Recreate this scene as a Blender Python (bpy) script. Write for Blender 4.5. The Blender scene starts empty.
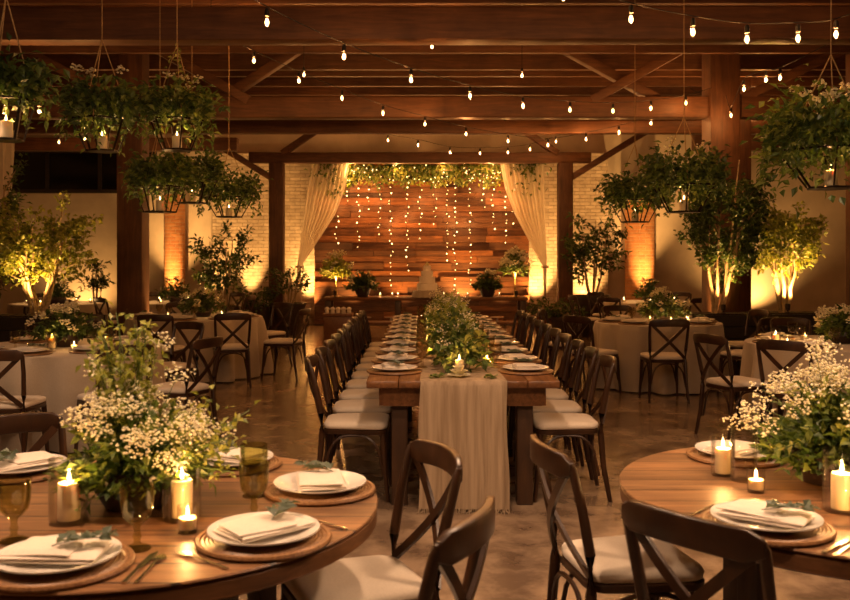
import bpy, bmesh, math, random
from math import sin, cos, pi, radians, sqrt, atan2
from mathutils import Vector, Matrix
R = random.Random(7)
S = bpy.context.scene
COL = S.collection
F, HC, VX, VY = 900.0, 1.52, 420.0, 258.0          # focal length (px), eye height, vanishing point
def at(px, py, d): return Vector(((px-VX)/F*d, d, HC-(py-VY)/F*d))
def dep(py, h): return F*(HC-h)/(py-VY)
def on(px, py, h=0.0):
    d = dep(py, h); return Vector(((px-VX)/F*d, d, h))
# ------------------------------------------------------------------ node helpers
MATS = {}
class NT:
    def __init__(s, name):
        m = bpy.data.materials.new(name); m.use_nodes = True; s.m = m; s.t = m.node_tree
        s.t.nodes.clear(); s.out = s.n('ShaderNodeOutputMaterial'); MATS[name] = m
    def n(s, ty, **kw):
        x = s.t.nodes.new(ty)
        for k, v in kw.items():
            if k.startswith('i_'):
                key = k[2:]; key = int(key) if key.isdigit() else key.replace('_', ' ')
                x.inputs[key].default_value = v
            else: setattr(x, k, v)
        return x
    def l(s, a, b): s.t.links.new(a, b)
    def coord(s, scale=(1,1,1), rot=(0,0,0), kind='Object', rnd=False):
        tc = s.n('ShaderNodeTexCoord'); mp = s.n('ShaderNodeMapping')
        mp.inputs['Scale'].default_value = scale; mp.inputs['Rotation'].default_value = rot
        src = tc.outputs[kind]
        if rnd:
            oi = s.n('ShaderNodeObjectInfo'); ad = s.n('ShaderNodeVectorMath', operation='ADD')
            mu = s.n('ShaderNodeMath', operation='MULTIPLY', i_1=37.0)
            s.l(oi.outputs['Random'], mu.inputs[0]); s.l(src, ad.inputs[0]); s.l(mu.outputs[0], ad.inputs[1]); src = ad.outputs[0]
        s.l(src, mp.inputs['Vector']); return mp.outputs[0]
    def noise(s, vec, scale=5, detail=4, rough=.55, dist=0):
        x = s.n('ShaderNodeTexNoise'); x.inputs['Scale'].default_value = scale; x.inputs['Detail'].default_value = detail
        x.inputs['Roughness'].default_value = rough; x.inputs['Distortion'].default_value = dist
        s.l(vec, x.inputs['Vector']); return x.outputs['Fac']
    def ramp(s, fac, stops):
        r = s.n('ShaderNodeValToRGB'); e = r.color_ramp.elements
        while len(e) < len(stops): e.new(.5)
        for i, (p, c) in enumerate(stops): e[i].position = p; e[i].color = (*c, 1) if len(c) == 3 else c
        s.l(fac, r.inputs[0]); return r.outputs[0]
    def mix(s, fac, a, b, mode='MIX'):
        m = s.n('ShaderNodeMix', data_type='RGBA', blend_type=mode)
        for v, k in ((fac, 0), (a, 6), (b, 7)):
            if isinstance(v, (int, float)): m.inputs[k].default_value = v
            elif isinstance(v, tuple): m.inputs[k].default_value = (*v, 1)
            else: s.l(v, m.inputs[k])
        return m.outputs[2]
    def bump(s, h, strength=.3, dist=.01):
        b = s.n('ShaderNodeBump'); b.inputs['Strength'].default_value = strength; b.inputs['Distance'].default_value = dist
        s.l(h, b.inputs['Height']); return b.outputs[0]
    def pbr(s, color, rough=.5, normal=None, **kw):
        p = s.n('ShaderNodeBsdfPrincipled')
        for k, v in (('Base Color', color), ('Roughness', rough)):
            if isinstance(v, (int, float)): p.inputs[k].default_value = v
            elif isinstance(v, tuple): p.inputs[k].default_value = (*v, 1)
            else: s.l(v, p.inputs[k])
        for k, v in kw.items(): p.inputs[k.replace('_', ' ')].default_value = v
        if normal: s.l(normal, p.inputs['Normal'])
        return p.outputs[0]
    def done(s, sh): s.l(sh, s.out.inputs[0]); return s.m
def wood(name, c1, c2, c3=None, grain=(1.5, 22, 22), rough=.45, plank=None, island=0, rnd=True):
    t = NT(name); v = t.coord(grain, rnd=rnd); n = t.noise(v, 1.6, 8, .62, .8)
    st = [(.3, c1), (.68, c2)] + ([(.85, c3)] if c3 else [])
    c = t.ramp(n, st)
    big = t.noise(t.coord((1, 1, 1), rnd=rnd), 3.0, 3)
    c = t.mix(t.ramp(big, [(.35, (0, 0, 0)), (.7, (1, 1, 1))]), c, t.mix(1.0, c, (.62, .58, .55), 'MULTIPLY'))
    h = n
    if island:
        g = t.n('ShaderNodeNewGeometry')
        c = t.mix(1.0, c, t.ramp(g.outputs['Random Per Island'], [(0, (.35, .3, .28)), (.4, (.8, .75, .7)), (.75, (1.15, 1, .85)), (1, (1.7, 1.45, 1.15))]), 'MULTIPLY')
    if plank:
        b = t.n('ShaderNodeTexBrick'); b.offset = .37
        for k, x in (('Scale', 1.0), ('Mortar Size', .005), ('Brick Width', 2.4), ('Row Height', plank)): b.inputs[k].default_value = x
        b.inputs['Color1'].default_value = (.72, .72, .72, 1); b.inputs['Color2'].default_value = (1.2, 1.15, 1.1, 1); b.inputs['Mortar'].default_value = (.12, .1, .09, 1)
        t.l(t.coord(), b.inputs['Vector']); c = t.mix(1.0, c, b.outputs['Color'], 'MULTIPLY')
    return t.done(t.pbr(c, rough, t.bump(h, .25, .004)))
def simple(name, color, rough=.5, metal=0, nscale=0, nstr=.2, var=0, **kw):
    t = NT(name); nrm = None; c = color
    if nscale:
        n = t.noise(t.coord(rnd=True), nscale, 5); nrm = t.bump(n, nstr, .005)
        if var: c = t.mix(t.ramp(n, [(.3, (0, 0, 0)), (.7, (1, 1, 1))]), tuple(x*(1-var) for x in color), tuple(min(1, x*(1+var)) for x in color))
    return t.done(t.pbr(c, rough, nrm, Metallic=metal, **kw))
def leafmat(name, stops, trans=.35, rough=.45):
    t = NT(name); g = t.n('ShaderNodeNewGeometry'); c = t.ramp(g.outputs['Random Per Island'], stops)
    p = t.pbr(c, rough); tr = t.n('ShaderNodeBsdfTranslucent'); t.l(t.mix(1.0, c, (1.5, 1.5, .7), 'MULTIPLY'), tr.inputs[0])
    m = t.n('ShaderNodeMixShader'); m.inputs[0].default_value = trans; t.l(p, m.inputs[1]); t.l(tr.outputs[0], m.inputs[2])
    return t.done(m.outputs[0])
def glass(name, tint, gl=.01, rough=.01):
    t = NT(name); tr = t.n('ShaderNodeBsdfTransparent'); tr.inputs[0].default_value = (*tint, 1)
    g = t.n('ShaderNodeBsdfGlossy'); g.inputs['Roughness'].default_value = rough; g.inputs[0].default_value = (.9, .9, .9, 1)
    lw = t.n('ShaderNodeFresnel'); lw.inputs[0].default_value = 1.45
    mt = t.n('ShaderNodeMath', operation='MULTIPLY_ADD'); mt.inputs[1].default_value = .35; mt.inputs[2].default_value = gl; t.l(lw.outputs[0], mt.inputs[0])
    m = t.n('ShaderNodeMixShader'); t.l(mt.outputs[0], m.inputs[0]); t.l(tr.outputs[0], m.inputs[1]); t.l(g.outputs[0], m.inputs[2])
    return t.done(m.outputs[0])
def emit(name, color, strength, glow=False, sample=False):
    t = NT(name); e = t.n('ShaderNodeEmission'); e.inputs[0].default_value = (*color, 1); e.inputs[1].default_value = strength
    sh = e.outputs[0]
    if glow:   # a flame or glowing filament does not block light
        ad = t.n('ShaderNodeAddShader'); tr = t.n('ShaderNodeBsdfTransparent'); t.l(sh, ad.inputs[0]); t.l(tr.outputs[0], ad.inputs[1]); sh = ad.outputs[0]
    m = t.done(sh); m.cycles.emission_sampling = 'AUTO' if sample else 'NONE'; return m
def brick(name, c1, c2, mortar, w=.22, h=.075, bump=.6):
    t = NT(name); tc = t.n('ShaderNodeTexCoord'); sp = t.n('ShaderNodeSeparateXYZ'); cb = t.n('ShaderNodeCombineXYZ')
    ad = t.n('ShaderNodeMath', operation='ADD')
    t.l(tc.outputs['Object'], sp.inputs[0]); t.l(sp.outputs[0], ad.inputs[0]); t.l(sp.outputs[1], ad.inputs[1])
    t.l(ad.outputs[0], cb.inputs[0]); t.l(sp.outputs[2], cb.inputs[1])
    b = t.n('ShaderNodeTexBrick')
    for k, x in (('Scale', 1.0), ('Mortar Size', .008), ('Mortar Smooth', .3), ('Brick Width', w), ('Row Height', h)): b.inputs[k].default_value = x
    for k, x in (('Color1', c1), ('Color2', c2), ('Mortar', mortar)): b.inputs[k].default_value = (*x, 1)
    t.l(cb.outputs[0], b.inputs['Vector'])
    n = t.noise(tc.outputs['Object'], 9, 5); c = t.mix(.28, b.outputs['Color'], t.ramp(n, [(.3, tuple(x*.6 for x in c1)), (.7, tuple(min(1, x*1.3) for x in c2))]))
    m1 = t.n('ShaderNodeMath', operation='MULTIPLY_ADD'); m1.inputs[1].default_value = -1.0; t.l(b.outputs['Fac'], m1.inputs[0]); 
    m2 = t.n('ShaderNodeMath', operation='MULTIPLY'); m2.inputs[1].default_value = .5; t.l(n, m2.inputs[0]); t.l(m2.outputs[0], m1.inputs[2])
    return t.done(t.pbr(c, .85, t.bump(m1.outputs[0], bump, .02)))
# ------------------------------------------------------------------ materials
W_CHAIR = wood('chair_wood', (.018, .007, .003), (.06, .024, .009), (.095, .042, .017), (6, 6, 3), .33)
W_ROUND = wood('honey_table_wood', (.11, .048, .018), (.33, .175, .078), (.48, .29, .15), (1.6, 26, 26), .42, plank=.135, rnd=False)
W_EDGE = wood('table_edge_wood', (.10, .042, .015), (.22, .10, .04), None, (6, 6, 30), .4, rnd=False)
W_LONG = wood('long_table_wood', (.10, .040, .014), (.24, .105, .04), (.3, .15, .06), (24, 1.4, 24), .33)
W_LEG = wood('dark_leg_wood', (.03, .013, .006), (.075, .034, .014), None, (12, 12, 2), .45)
W_BEAM = wood('beam_wood', (.075, .027, .009), (.17, .068, .024), (.24, .105, .04), (1.2, 14, 14), .6)
W_POST = wood('post_wood', (.06, .022, .008), (.14, .054, .019), (.2, .085, .03), (14, 14, 1.2), .6)
W_CEIL = wood('ceiling_board_wood', (.04, .015, .006), (.10, .04, .015), None, (1, 12, 12), .7, island=1)
W_PLANK = wood('reclaimed_plank_wood', (.075, .028, .009), (.24, .098, .034), (.36, .175, .072), (1.2, 16, 16), .5, island=1)
M_BRICKW = brick('pale_brick', (.44, .34, .24), (.64, .53, .40), (.30, .23, .16), .24, .08, .9)
M_BRICKR = brick('red_brick', (.40, .15, .055), (.56, .26, .10), (.5, .34, .2), .24, .08, .9)
M_PLASTER = simple('plaster', (.50, .42, .33), .9, 0, 2.2, .25, .12)
M_DARKGLASS = simple('night_window_glass', (.006, .005, .004), .12)
M_DARK = simple('dark_painted_wood', (.02, .014, .010), .5, 0, 20, .1, .2)
M_LINEN = simple('linen_cloth', (.44, .36, .27), .9, 0, 160, .25, .10, Sheen_Weight=.3)
M_CUSH = simple('cream_cushion_fabric', (.66, .57, .46), .85, 0, 140, .2, .06, Sheen_Weight=.3)
M_NAPKIN = simple('napkin_cloth', (.70, .62, .53), .9, 0, 120, .25, .05, Sheen_Weight=.2)
M_CHINA = simple('white_china', (.74, .70, .64), .18, 0, 0, Coat_Weight=.4)
M_RATTAN = wood('woven_rattan', (.13, .055, .02), (.40, .21, .085), (.55, .33, .15), (70, 70, 70), .42)
M_METAL = simple('black_iron', (.03, .022, .016), .4, .9)
M_BRASS = simple('brushed_brass', (.55, .36, .14), .3, 1.0)
M_STEEL = simple('cutlery_steel', (.55, .48, .40), .22, 1.0)
M_ROPE = simple('jute_rope', (.34, .21, .09), .9, 0, 90, .5, .3)
M_CABLE = simple('black_cable', (.008, .006, .005), .9)
M_GLASS = glass('clear_glass', (.97, .96, .94))
M_GREEN = glass('olive_green_glass', (.80, .78, .56), .03)
M_AMBER = glass('smoky_goblet_glass', (.93, .89, .80), .03)
M_POT = simple('dark_clay_pot', (.035, .02, .014), .45, 0, 14, .3, .3)
M_TERRA = simple('terracotta_pot', (.20, .08, .035), .7, 0, 14, .3, .2)
M_SOIL = simple('potting_soil', (.02, .012, .008), 1, 0, 40, .6, .3)
M_BARK = simple('pale_bark', (.34, .24, .14), .8, 0, 30, .5, .3)
M_STEM = simple('green_stem', (.10, .15, .035), .6)
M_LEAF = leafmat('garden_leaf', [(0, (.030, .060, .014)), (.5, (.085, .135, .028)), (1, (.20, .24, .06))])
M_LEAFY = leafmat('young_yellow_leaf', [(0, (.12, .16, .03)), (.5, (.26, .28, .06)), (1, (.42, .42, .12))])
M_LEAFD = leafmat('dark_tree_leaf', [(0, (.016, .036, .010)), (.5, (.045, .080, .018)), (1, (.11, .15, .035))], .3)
M_EUCA = leafmat('eucalyptus_leaf', [(0, (.05, .07, .05)), (1, (.12, .15, .11))], .2)
M_GYP = leafmat('white_blossom', [(0, (.58, .52, .40)), (.6, (.78, .73, .62)), (1, (.85, .82, .74))], .3, .7)
M_WAX = simple('ivory_wax', (.80, .66, .42), .5, 0, 0, Subsurface_Weight=.12, Subsurface_Radius=(.030, .022, .014), Subsurface_Scale=1.0)
M_FROST = simple('white_icing', (.78, .70, .60), .55, 0, 30, .15, .04)
M_FLAME = emit('candle_flame', (1, .66, .26), 3, True)
M_BULB = emit('lit_bulb_glass', (1, .60, .24), 3, True)
M_FAIRY = emit('lit_fairy_light', (1, .58, .2), 4.5)
M_LENS = emit('lit_lamp_lens', (1, .62, .22), 2.5)
def runner_mat():
    t = NT('frayed_linen_runner'); v = t.coord((1, 1, 1)); n = t.noise(v, 180, 3); n2 = t.noise(t.coord((28, 28, .8)), 1, 4)
    c = t.mix(t.ramp(n2, [(.35, (0, 0, 0)), (.65, (1, 1, 1))]), (.25, .175, .105), (.38, .28, .18)); return t.done(t.pbr(c, .95, t.bump(n, .4, .003)))
M_RUN = runner_mat()
def floor_mat():
    t = NT('polished_concrete'); v = t.coord()
    a = t.noise(v, .9, 6, .55, .5); b = t.noise(v, 3.5, 6, .6, .2); d = t.noise(v, 26, 4)
    c = t.ramp(a, [(.28, (.10, .064, .041)), (.5, (.235, .160, .104)), (.72, (.36, .255, .17))])
    c = t.mix(.55, c, t.ramp(b, [(.40, (.085, .054, .036)), (.60, (.36, .26, .175))]))
    r = t.ramp(b, [(.25, (.15,)*3), (.75, (.28,)*3)])
    return t.done(t.pbr(c, r, None, Coat_Weight=.2, Coat_Roughness=.2))
M_FLOOR = floor_mat()
def sheer_mat():
    t = NT('sheer_cream_voile'); p = t.pbr((.82, .74, .62), .9); tr = t.n('ShaderNodeBsdfTranslucent'); tr.inputs[0].default_value = (.86, .78, .64, 1)
    m = t.n('ShaderNodeMixShader'); m.inputs[0].default_value = .5; t.l(p, m.inputs[1]); t.l(tr.outputs[0], m.inputs[2])
    x = t.n('ShaderNodeBsdfTransparent'); m2 = t.n('ShaderNodeMixShader'); m2.inputs[0].default_value = .22; t.l(m.outputs[0], m2.inputs[1]); t.l(x.outputs[0], m2.inputs[2])
    return t.done(m2.outputs[0])
M_SHEER = sheer_mat()
# ------------------------------------------------------------------ mesh builder
KIDS = {}
class MB:
    def __init__(s): s.v = []; s.f = []
    def add(s, vs, fs):
        b = len(s.v); s.v.extend(vs); s.f.extend(tuple(b+i for i in f) for f in fs)
    def box(s, c, d, rz=0, taper=1.0):
        x, y, z = (q/2 for q in d); vs = []
        for k in (-1, 1):
            tp = taper if k > 0 else 1
            for a, b in ((-1, -1), (1, -1), (1, 1), (-1, 1)):
                X, Y = a*x*tp, b*y*tp; vs.append((c[0]+X*cos(rz)-Y*sin(rz), c[1]+X*sin(rz)+Y*cos(rz), c[2]+k*z))
        s.add(vs, [(3, 2, 1, 0), (4, 5, 6, 7), (0, 1, 5, 4), (1, 2, 6, 5), (2, 3, 7, 6), (3, 0, 4, 7)]); return s
    def sweep(s, pts, secs, up=(0, 0, 1), n=None, cap=True):
        """pts path; secs list of (a,b) half sizes; n sided ellipse, or None for a rectangle"""
        P = [Vector(p) for p in pts]; m = len(P); rings = []; U = Vector(up)
        if not isinstance(secs, list): secs = [secs]*m
        for i in range(m):
            t = (P[min(i+1, m-1)]-P[max(i-1, 0)]).normalized(); a = t.cross(U)
            if a.length < 1e-4: a = t.cross(Vector((0, 1, 0)))
            a.normalize(); b = a.cross(t).normalized(); sa, sb = secs[i] if isinstance(secs[i], tuple) else (secs[i], secs[i])
            if n: rings.append([P[i]+a*(sa*cos(2*pi*k/n))+b*(sb*sin(2*pi*k/n)) for k in range(n)])
            else: rings.append([P[i]+a*(sa*q)+b*(sb*w) for q, w in ((-1, -1), (1, -1), (1, 1), (-1, 1))])
        k = len(rings[0]); vs = [tuple(q) for r in rings for q in r]
        fs = [(i*k+j, i*k+(j+1) % k, (i+1)*k+(j+1) % k, (i+1)*k+j) for i in range(m-1) for j in range(k)]
        if cap: fs += [tuple(range(k-1, -1, -1)), tuple((m-1)*k+j for j in range(k))]
        s.add(vs, fs); return s
    def tube(s, pts, r, n=8, cap=True): return s.sweep(pts, r, n=n, cap=cap)
    def bar(s, p, q, w, h, up=(0, 0, 1)): return s.sweep([p, q], (w/2, h/2), up)
    def lathe(s, prof, n=24, c=(0, 0, 0), mod=None):
        k = len(prof); vs = []; fs = []
        for i in range(n):
            th = 2*pi*i/n
            for r, z in prof:
                q = r*(mod(th, r, z) if mod else 1); vs.append((c[0]+q*cos(th), c[1]+q*sin(th), c[2]+z))
        for i in range(n):
            a, b = i*k, ((i+1) % n)*k
            for j in range(k-1):
                r0, r1 = prof[j][0], prof[j+1][0]
                if r0 < 1e-6 and r1 < 1e-6: continue
                if r0 < 1e-6: fs.append((a+j, b+j+1, a+j+1))
                elif r1 < 1e-6: fs.append((a+j, b+j, a+j+1))
                else: fs.append((a+j, b+j, b+j+1, a+j+1))
        s.add(vs, fs); return s
    def leaf(s, p, d, L, W, roll=0, fold=.25):
        d = d.normalized(); a = d.cross(Vector((0, 0, 1)))
        if a.length < 1e-3: a = Vector((1, 0, 0))
        a.normalize(); b = a.cross(d); a, b = a*cos(roll)+b*sin(roll), b*cos(roll)-a*sin(roll)
        m1 = p+d*(L*.45)
        s.add([tuple(p), tuple(m1+a*W*.5+b*W*fold), tuple(p+d*L-b*L*.12), tuple(m1-a*W*.5+b*W*fold), tuple(m1)],
              [(0, 4, 1), (4, 2, 1), (0, 3, 4), (4, 3, 2)])
    def blob(s, p, r, sq=1.0):
        x, y, z = p; g = R.uniform(0, 6.28); vs = [(x, y, z-r*sq)]
        for zz, rr in ((-.4, .9), (.4, .9)):
            for k in range(5): vs.append((x+rr*r*cos(g+k*1.2566+(zz > 0)*.63), y+rr*r*sin(g+k*1.2566+(zz > 0)*.63), z+zz*r*sq))
        vs.append((x, y, z+r*sq)); fs = []
        for k in range(5):
            k2 = (k+1) % 5; fs += [(0, 1+k2, 1+k), (1+k, 1+k2, 6+k), (1+k2, 6+k2, 6+k), (6+k, 6+k2, 11)]
        s.add(vs, fs)
    def mesh(s, name, mat, smooth=True, bevel=0, seg=2, sharp=40):
        me = bpy.data.meshes.new(name); me.from_pydata([tuple(v) for v in s.v], [], s.f)
        if bevel or smooth:
            bm = bmesh.new(); bm.from_mesh(me)
            bmesh.ops.recalc_face_normals(bm, faces=bm.faces)
            if bevel:
                es = [e for e in bm.edges if len(e.link_faces) == 2 and e.calc_face_angle(0) > radians(sharp)]
                bmesh.ops.bevel(bm, geom=es, offset=bevel, segments=seg, affect='EDGES', profile=.6, clamp_overlap=True)
            for f in bm.faces: f.smooth = smooth
            if smooth:
                for e in bm.edges:
                    if len(e.link_faces) == 2 and e.calc_face_angle(0) > radians(45 if not bevel else 60): e.smooth = False
            bm.to_mesh(me); bm.free()
        me.materials.append(mat); return me
    def build(s, name, mat, parent=None, smooth=True, bevel=0, seg=2, sharp=40):
        return obj(name, s.mesh(name, mat, smooth, bevel, seg, sharp), parent)
def obj(name, me, parent=None):
    o = bpy.data.objects.new(name, me); COL.objects.link(o)
    if parent is not None: o.parent = parent; KIDS.setdefault(parent, []).append(o)
    return o
def tag(o, label=None, cat=None, group=None, kind=None):
    for k, v in (('label', label), ('category', cat), ('group', group), ('kind', kind)):
        if v: o[k] = v
    return o
def thing(name, label, cat, loc=(0, 0, 0), rz=0, group=None):
    o = bpy.data.objects.new(name, None); COL.objects.link(o); o.empty_display_size = .1
    o.location = loc; o.rotation_euler = (0, 0, rz); return tag(o, label, cat, group)
def dup(o, label=None, loc=None, rz=None, group=None, scale=None):
    def cp(a, par):
        c = a.copy(); COL.objects.link(c)
        if par is not None: c.parent = par; KIDS.setdefault(par, []).append(c)
        for k in KIDS.get(a, []): cp(k, c)
        return c
    c = cp(o, None)
    if loc is not None: c.location = loc
    if rz is not None: c.rotation_euler = (0, 0, rz)
    if scale is not None: c.scale = (scale,)*3
    return tag(c, label, None, group)
USED = set()
def place(key, maker, label, loc, rz=0, group=None, scale=None):
    """first call builds the kind, later calls copy it"""
    if key not in PROTO: PROTO[key] = maker(); o = PROTO[key]; o.location = loc; o.rotation_euler = (0, 0, rz); tag(o, label, None, group)
    else: o = dup(PROTO[key], label, loc, rz, group)
    if scale is not None: o.scale = (scale,)*3
    return o
PROTO = {}
def lamp(kind, name, energy, color, parent=None, loc=(0, 0, 0), radius=.03, rot=None, **kw):
    L = bpy.data.lights.new(name, kind); L.energy = energy; L.color = color; L.shadow_soft_size = radius
    for k, v in kw.items(): setattr(L, k, v)
    o = bpy.data.objects.new(name, L); COL.objects.link(o); o.location = loc
    if rot: o.rotation_euler = rot
    if parent is not None: o.parent = parent; KIDS.setdefault(parent, []).append(o)
    return o
WARM = (1, .41, .11); FRONT = (1, .61, .36); CANDLE = (1, .50, .16); UP = (1, .50, .14)
K_BULB, K_CANDLE, K_UP = 3.9, .8, 1.75; K_FRONT = 63.0
def rv(a=1.0): return Vector((R.uniform(-a, a), R.uniform(-a, a), R.uniform(-a, a)))
ORD = ['first', 'second', 'third', 'fourth', 'fifth', 'sixth', 'seventh', 'eighth', 'ninth', 'tenth', 'eleventh', 'twelfth', 'thirteenth', 'fourteenth', 'fifteenth', 'sixteenth']
def struct(name, mb, mat, label, cat, **kw): return tag(mb.build(name, mat, None, **kw), label, cat, None, 'structure')
# ------------------------------------------------------------------ room shell
XL, XR, YF, YB, ZC = -10.0, 10.0, -3.0, 20.6, 4.6
struct('floor', MB().box((0, (YF+YB)/2, -.05), (XR-XL, YB-YF, .1)), M_FLOOR, 'polished stained concrete floor of the hall', 'floor', smooth=False)
struct('wall_back', MB().box((0, YB+.1, ZC/2), (XR-XL, .2, ZC)), M_PLASTER, 'beige plastered end wall behind the tables', 'wall', smooth=False)
struct('wall_left', MB().box((XL-.1, (YF+YB)/2, ZC/2), (.2, YB-YF, ZC)), M_PLASTER, 'plastered long wall at the hall side with the tall tree', 'wall', smooth=False)
struct('wall_right', MB().box((XR+.1, (YF+YB)/2, ZC/2), (.2, YB-YF, ZC)), M_PLASTER, 'plastered long wall at the hall side with the planter trees', 'wall', smooth=False)
struct('wall_front', MB().box((0, YF-.1, ZC/2), (XR-XL, .2, ZC)), M_PLASTER, 'plastered wall opposite the plank backdrop', 'wall', smooth=False)
cb = MB()
y = YF
while y < YB:
    w = R.uniform(.2, .3); cb.box((0, y+w/2, ZC+.03+R.uniform(0, .012)), (XR-XL, w-.008, .04)); y += w
cb.box((0, (YF+YB)/2, ZC+.1), (XR-XL, YB-YF, .04))
struct('ceiling', cb, W_CEIL, 'dark boarded ceiling above the timber beams', 'ceiling', smooth=False)
struct('wall_brick', MB().box((-.22, YB-.06, ZC/2-.35), (9.0, .12, ZC-.7)), M_BRICKW, 'pale brick stretch of the end wall either side of the planks', 'wall', smooth=False)
# reclaimed plank wall
pw = MB(); z = 0.02
while z < 3.62:
    h = R.choice([.11, .13, .15, .18]); x = -2.38
    while x < 2.46:
        L = min(R.uniform(.45, 1.7), 2.46-x); t = R.choice([.03, .045, .065, .085, .1])
        pw.box((x+L/2, 20.34-t/2, z+h/2), (L-.006, t, h-.008)); x += L
    z += h
pw.box((.04, 20.40, 1.82), (4.84, .1, 3.6))
struct('wall_planks', pw, W_PLANK, 'reclaimed wooden plank wall hung with fairy lights behind the cake table', 'wall', smooth=False)
# dark clerestory window on the far left, with its frame
wn = struct('window_1', MB().box((-7.9, YB-.03, 3.5), (3.6, .05, .86)), M_DARKGLASS, 'dark strip window high in the end wall', 'window', smooth=False)
fr = MB(); fr.box((-7.9, YB-.05, 3.04), (3.76, .1, .08)).box((-7.9, YB-.05, 3.96), (3.76, .1, .08))
for xx in (-9.74, -8.5, -7.3, -6.06): fr.box((xx, YB-.05, 3.5), (.08, .1, .86))
fr.build('window_frame', M_DARK, wn, smooth=False)
# red brick pilasters
def pilaster(x, w, label):
    m = MB(); pr = [(w/2+.05, 0), (w/2+.05, .18), (w/2, .2), (w/2, 2.95)]
    m.lathe(pr, 24, (x, YB-.12, 0)); struct('brick_pilaster', m, M_BRICKR, label, 'pilaster')
pilaster(-5.58, .46, 'round red brick pilaster glowing beside the dark timber post')
pilaster(5.0, .66, 'round red brick pilaster glowing behind the potted tree')
# timber frame
ZB = 3.52
def beam(y, x0, x1, h, t, label, zb=ZB):
    m = MB(); n = 9; pts = [(x0+(x1-x0)*i/n, y+R.uniform(-.008, .008), zb+h/2+R.uniform(-.006, .006)) for i in range(n+1)]
    m.sweep(pts, (t/2, h/2)); struct('ceiling_beam', m, W_BEAM, label, 'beam', bevel=.012)
beam(8.35, XL, XR, .30, .24, 'broad tie beam nearest overhead, crossing the whole hall')
beam(12.9, XL, XR, .29, .26, 'second tie beam, resting on the two heavy middle posts')
beam(14.5, XL, XR, .20, .2, 'slimmer tie beam just behind the heavy middle posts')
beam(19.0, -3.6, 3.6, .22, .22, 'beam over the curtains carried by the two far posts')
beam(16.8, XL, -3.4, .24, .22, 'short side beam above the far tables beside the dark strip window')
beam(16.8, 5.1, XR, .62, .22, 'deep side beam above the plain wall beyond the planter trees')
beam(4.4, XL, XR, .30, .24, 'tie beam above the front tables')
beam(4.4, XL, XR, .2, .2, 'upper rail above the front tie beam', 4.2)
for i in range(24):
    y = 1.2+i*.8
    if abs(y-8.35) < .3 or abs(y-12.9) < .3: y += .3
    m = MB(); m.box((0, y, 4.46), (XR-XL-.02, .09, .24)); struct('ceiling_joist', m, W_BEAM, '%s ceiling joist counting from above the front tables' % (ORD[i] if i < 16 else ['seventeenth', 'eighteenth', 'nineteenth', 'twentieth', 'twenty-first', 'twenty-second', 'twenty-third', 'twenty-fourth'][i-16]), 'joist', smooth=False)
def post(x, y, w, z1, label, d=None):
    struct('timber_post', MB().box((x, y, z1/2), (w, d or w, z1)), W_POST, label, 'post', bevel=.015)
post(-4.11, 12.9, .36, 4.6, 'heavy dark timber post between the lit tree and the brick pilaster')
post(4.31, 12.9, .42, 4.6, 'heavy timber post behind the tall dark planter tree')
post(5.15, 14.5, .28, 4.6, 'narrower timber post between the two planter trees')
post(-3.02, 19.0, .30, 3.52, 'far timber post by the potted olive tree and curtain')
post(3.06, 19.0, .30, 3.52, 'far timber post by the tall potted tree and curtain')
def brace(p, q, w=.16, t=.12, label=''):
    struct('roof_brace', MB().sweep([p, q], (t/2, w/2), up=(0, 1, 0)), W_BEAM, label, 'brace', bevel=.01)
post(6.36, 12.9, .36, 4.6, 'timber post at the right edge of the frame beyond the bright planter tree')
Y2 = 12.86
for p, q, lb in (((4.5, Y2, 3.75), (6.3, Y2, 4.62), 'brace rising outward from the post behind the dark planter tree'),
    ((3.44, Y2+.14, 3.80), (2.05, Y2+.14, 4.56), 'brace leaning inward toward the hall centre near the planter tree post'),
    ((2.44, Y2-.02, 3.76), (3.95, Y2-.02, 4.62), 'brace crossing behind the nearer one by the planter tree post'),
    ((-6.0, Y2, 4.66), (-4.3, Y2, 3.80), 'brace rising outward from the dark post by the lit tree'),
    ((-2.87, Y2+.14, 3.80), (-1.68, Y2+.14, 4.58), 'brace leaning inward toward the hall centre near the dark post'),
    ((-3.95, Y2-.02, 4.62), (-2.44, Y2-.02, 3.76), 'brace crossing another beside the dark post'),
    ((-6.2, 8.35, 4.5), (-4.6, 8.35, 3.80), 'brace above the nearest overhead beam on the tree side'),
    ((6.4, 8.35, 4.5), (4.9, 8.35, 3.80), 'brace above the nearest overhead beam on the planter side'),
    ((-3.12, 18.95, 3.2), (-5.1, 18.95, 4.42), 'far brace rising outward beside the curtain on the olive tree side'),
    ((2.9, 18.95, 3.72), (1.9, 18.95, 4.4), 'far brace above the curtain near the tall potted tree'),
    ((-2.9, 18.95, 3.72), (-1.9, 18.95, 4.4), 'far brace above the curtain near the potted olive tree'),
    ((3.16, 18.95, 3.2), (5.15, 18.95, 4.42), 'far brace rising outward beside the tall potted tree')):
    brace(p, q, .17, .13, lb)
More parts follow.
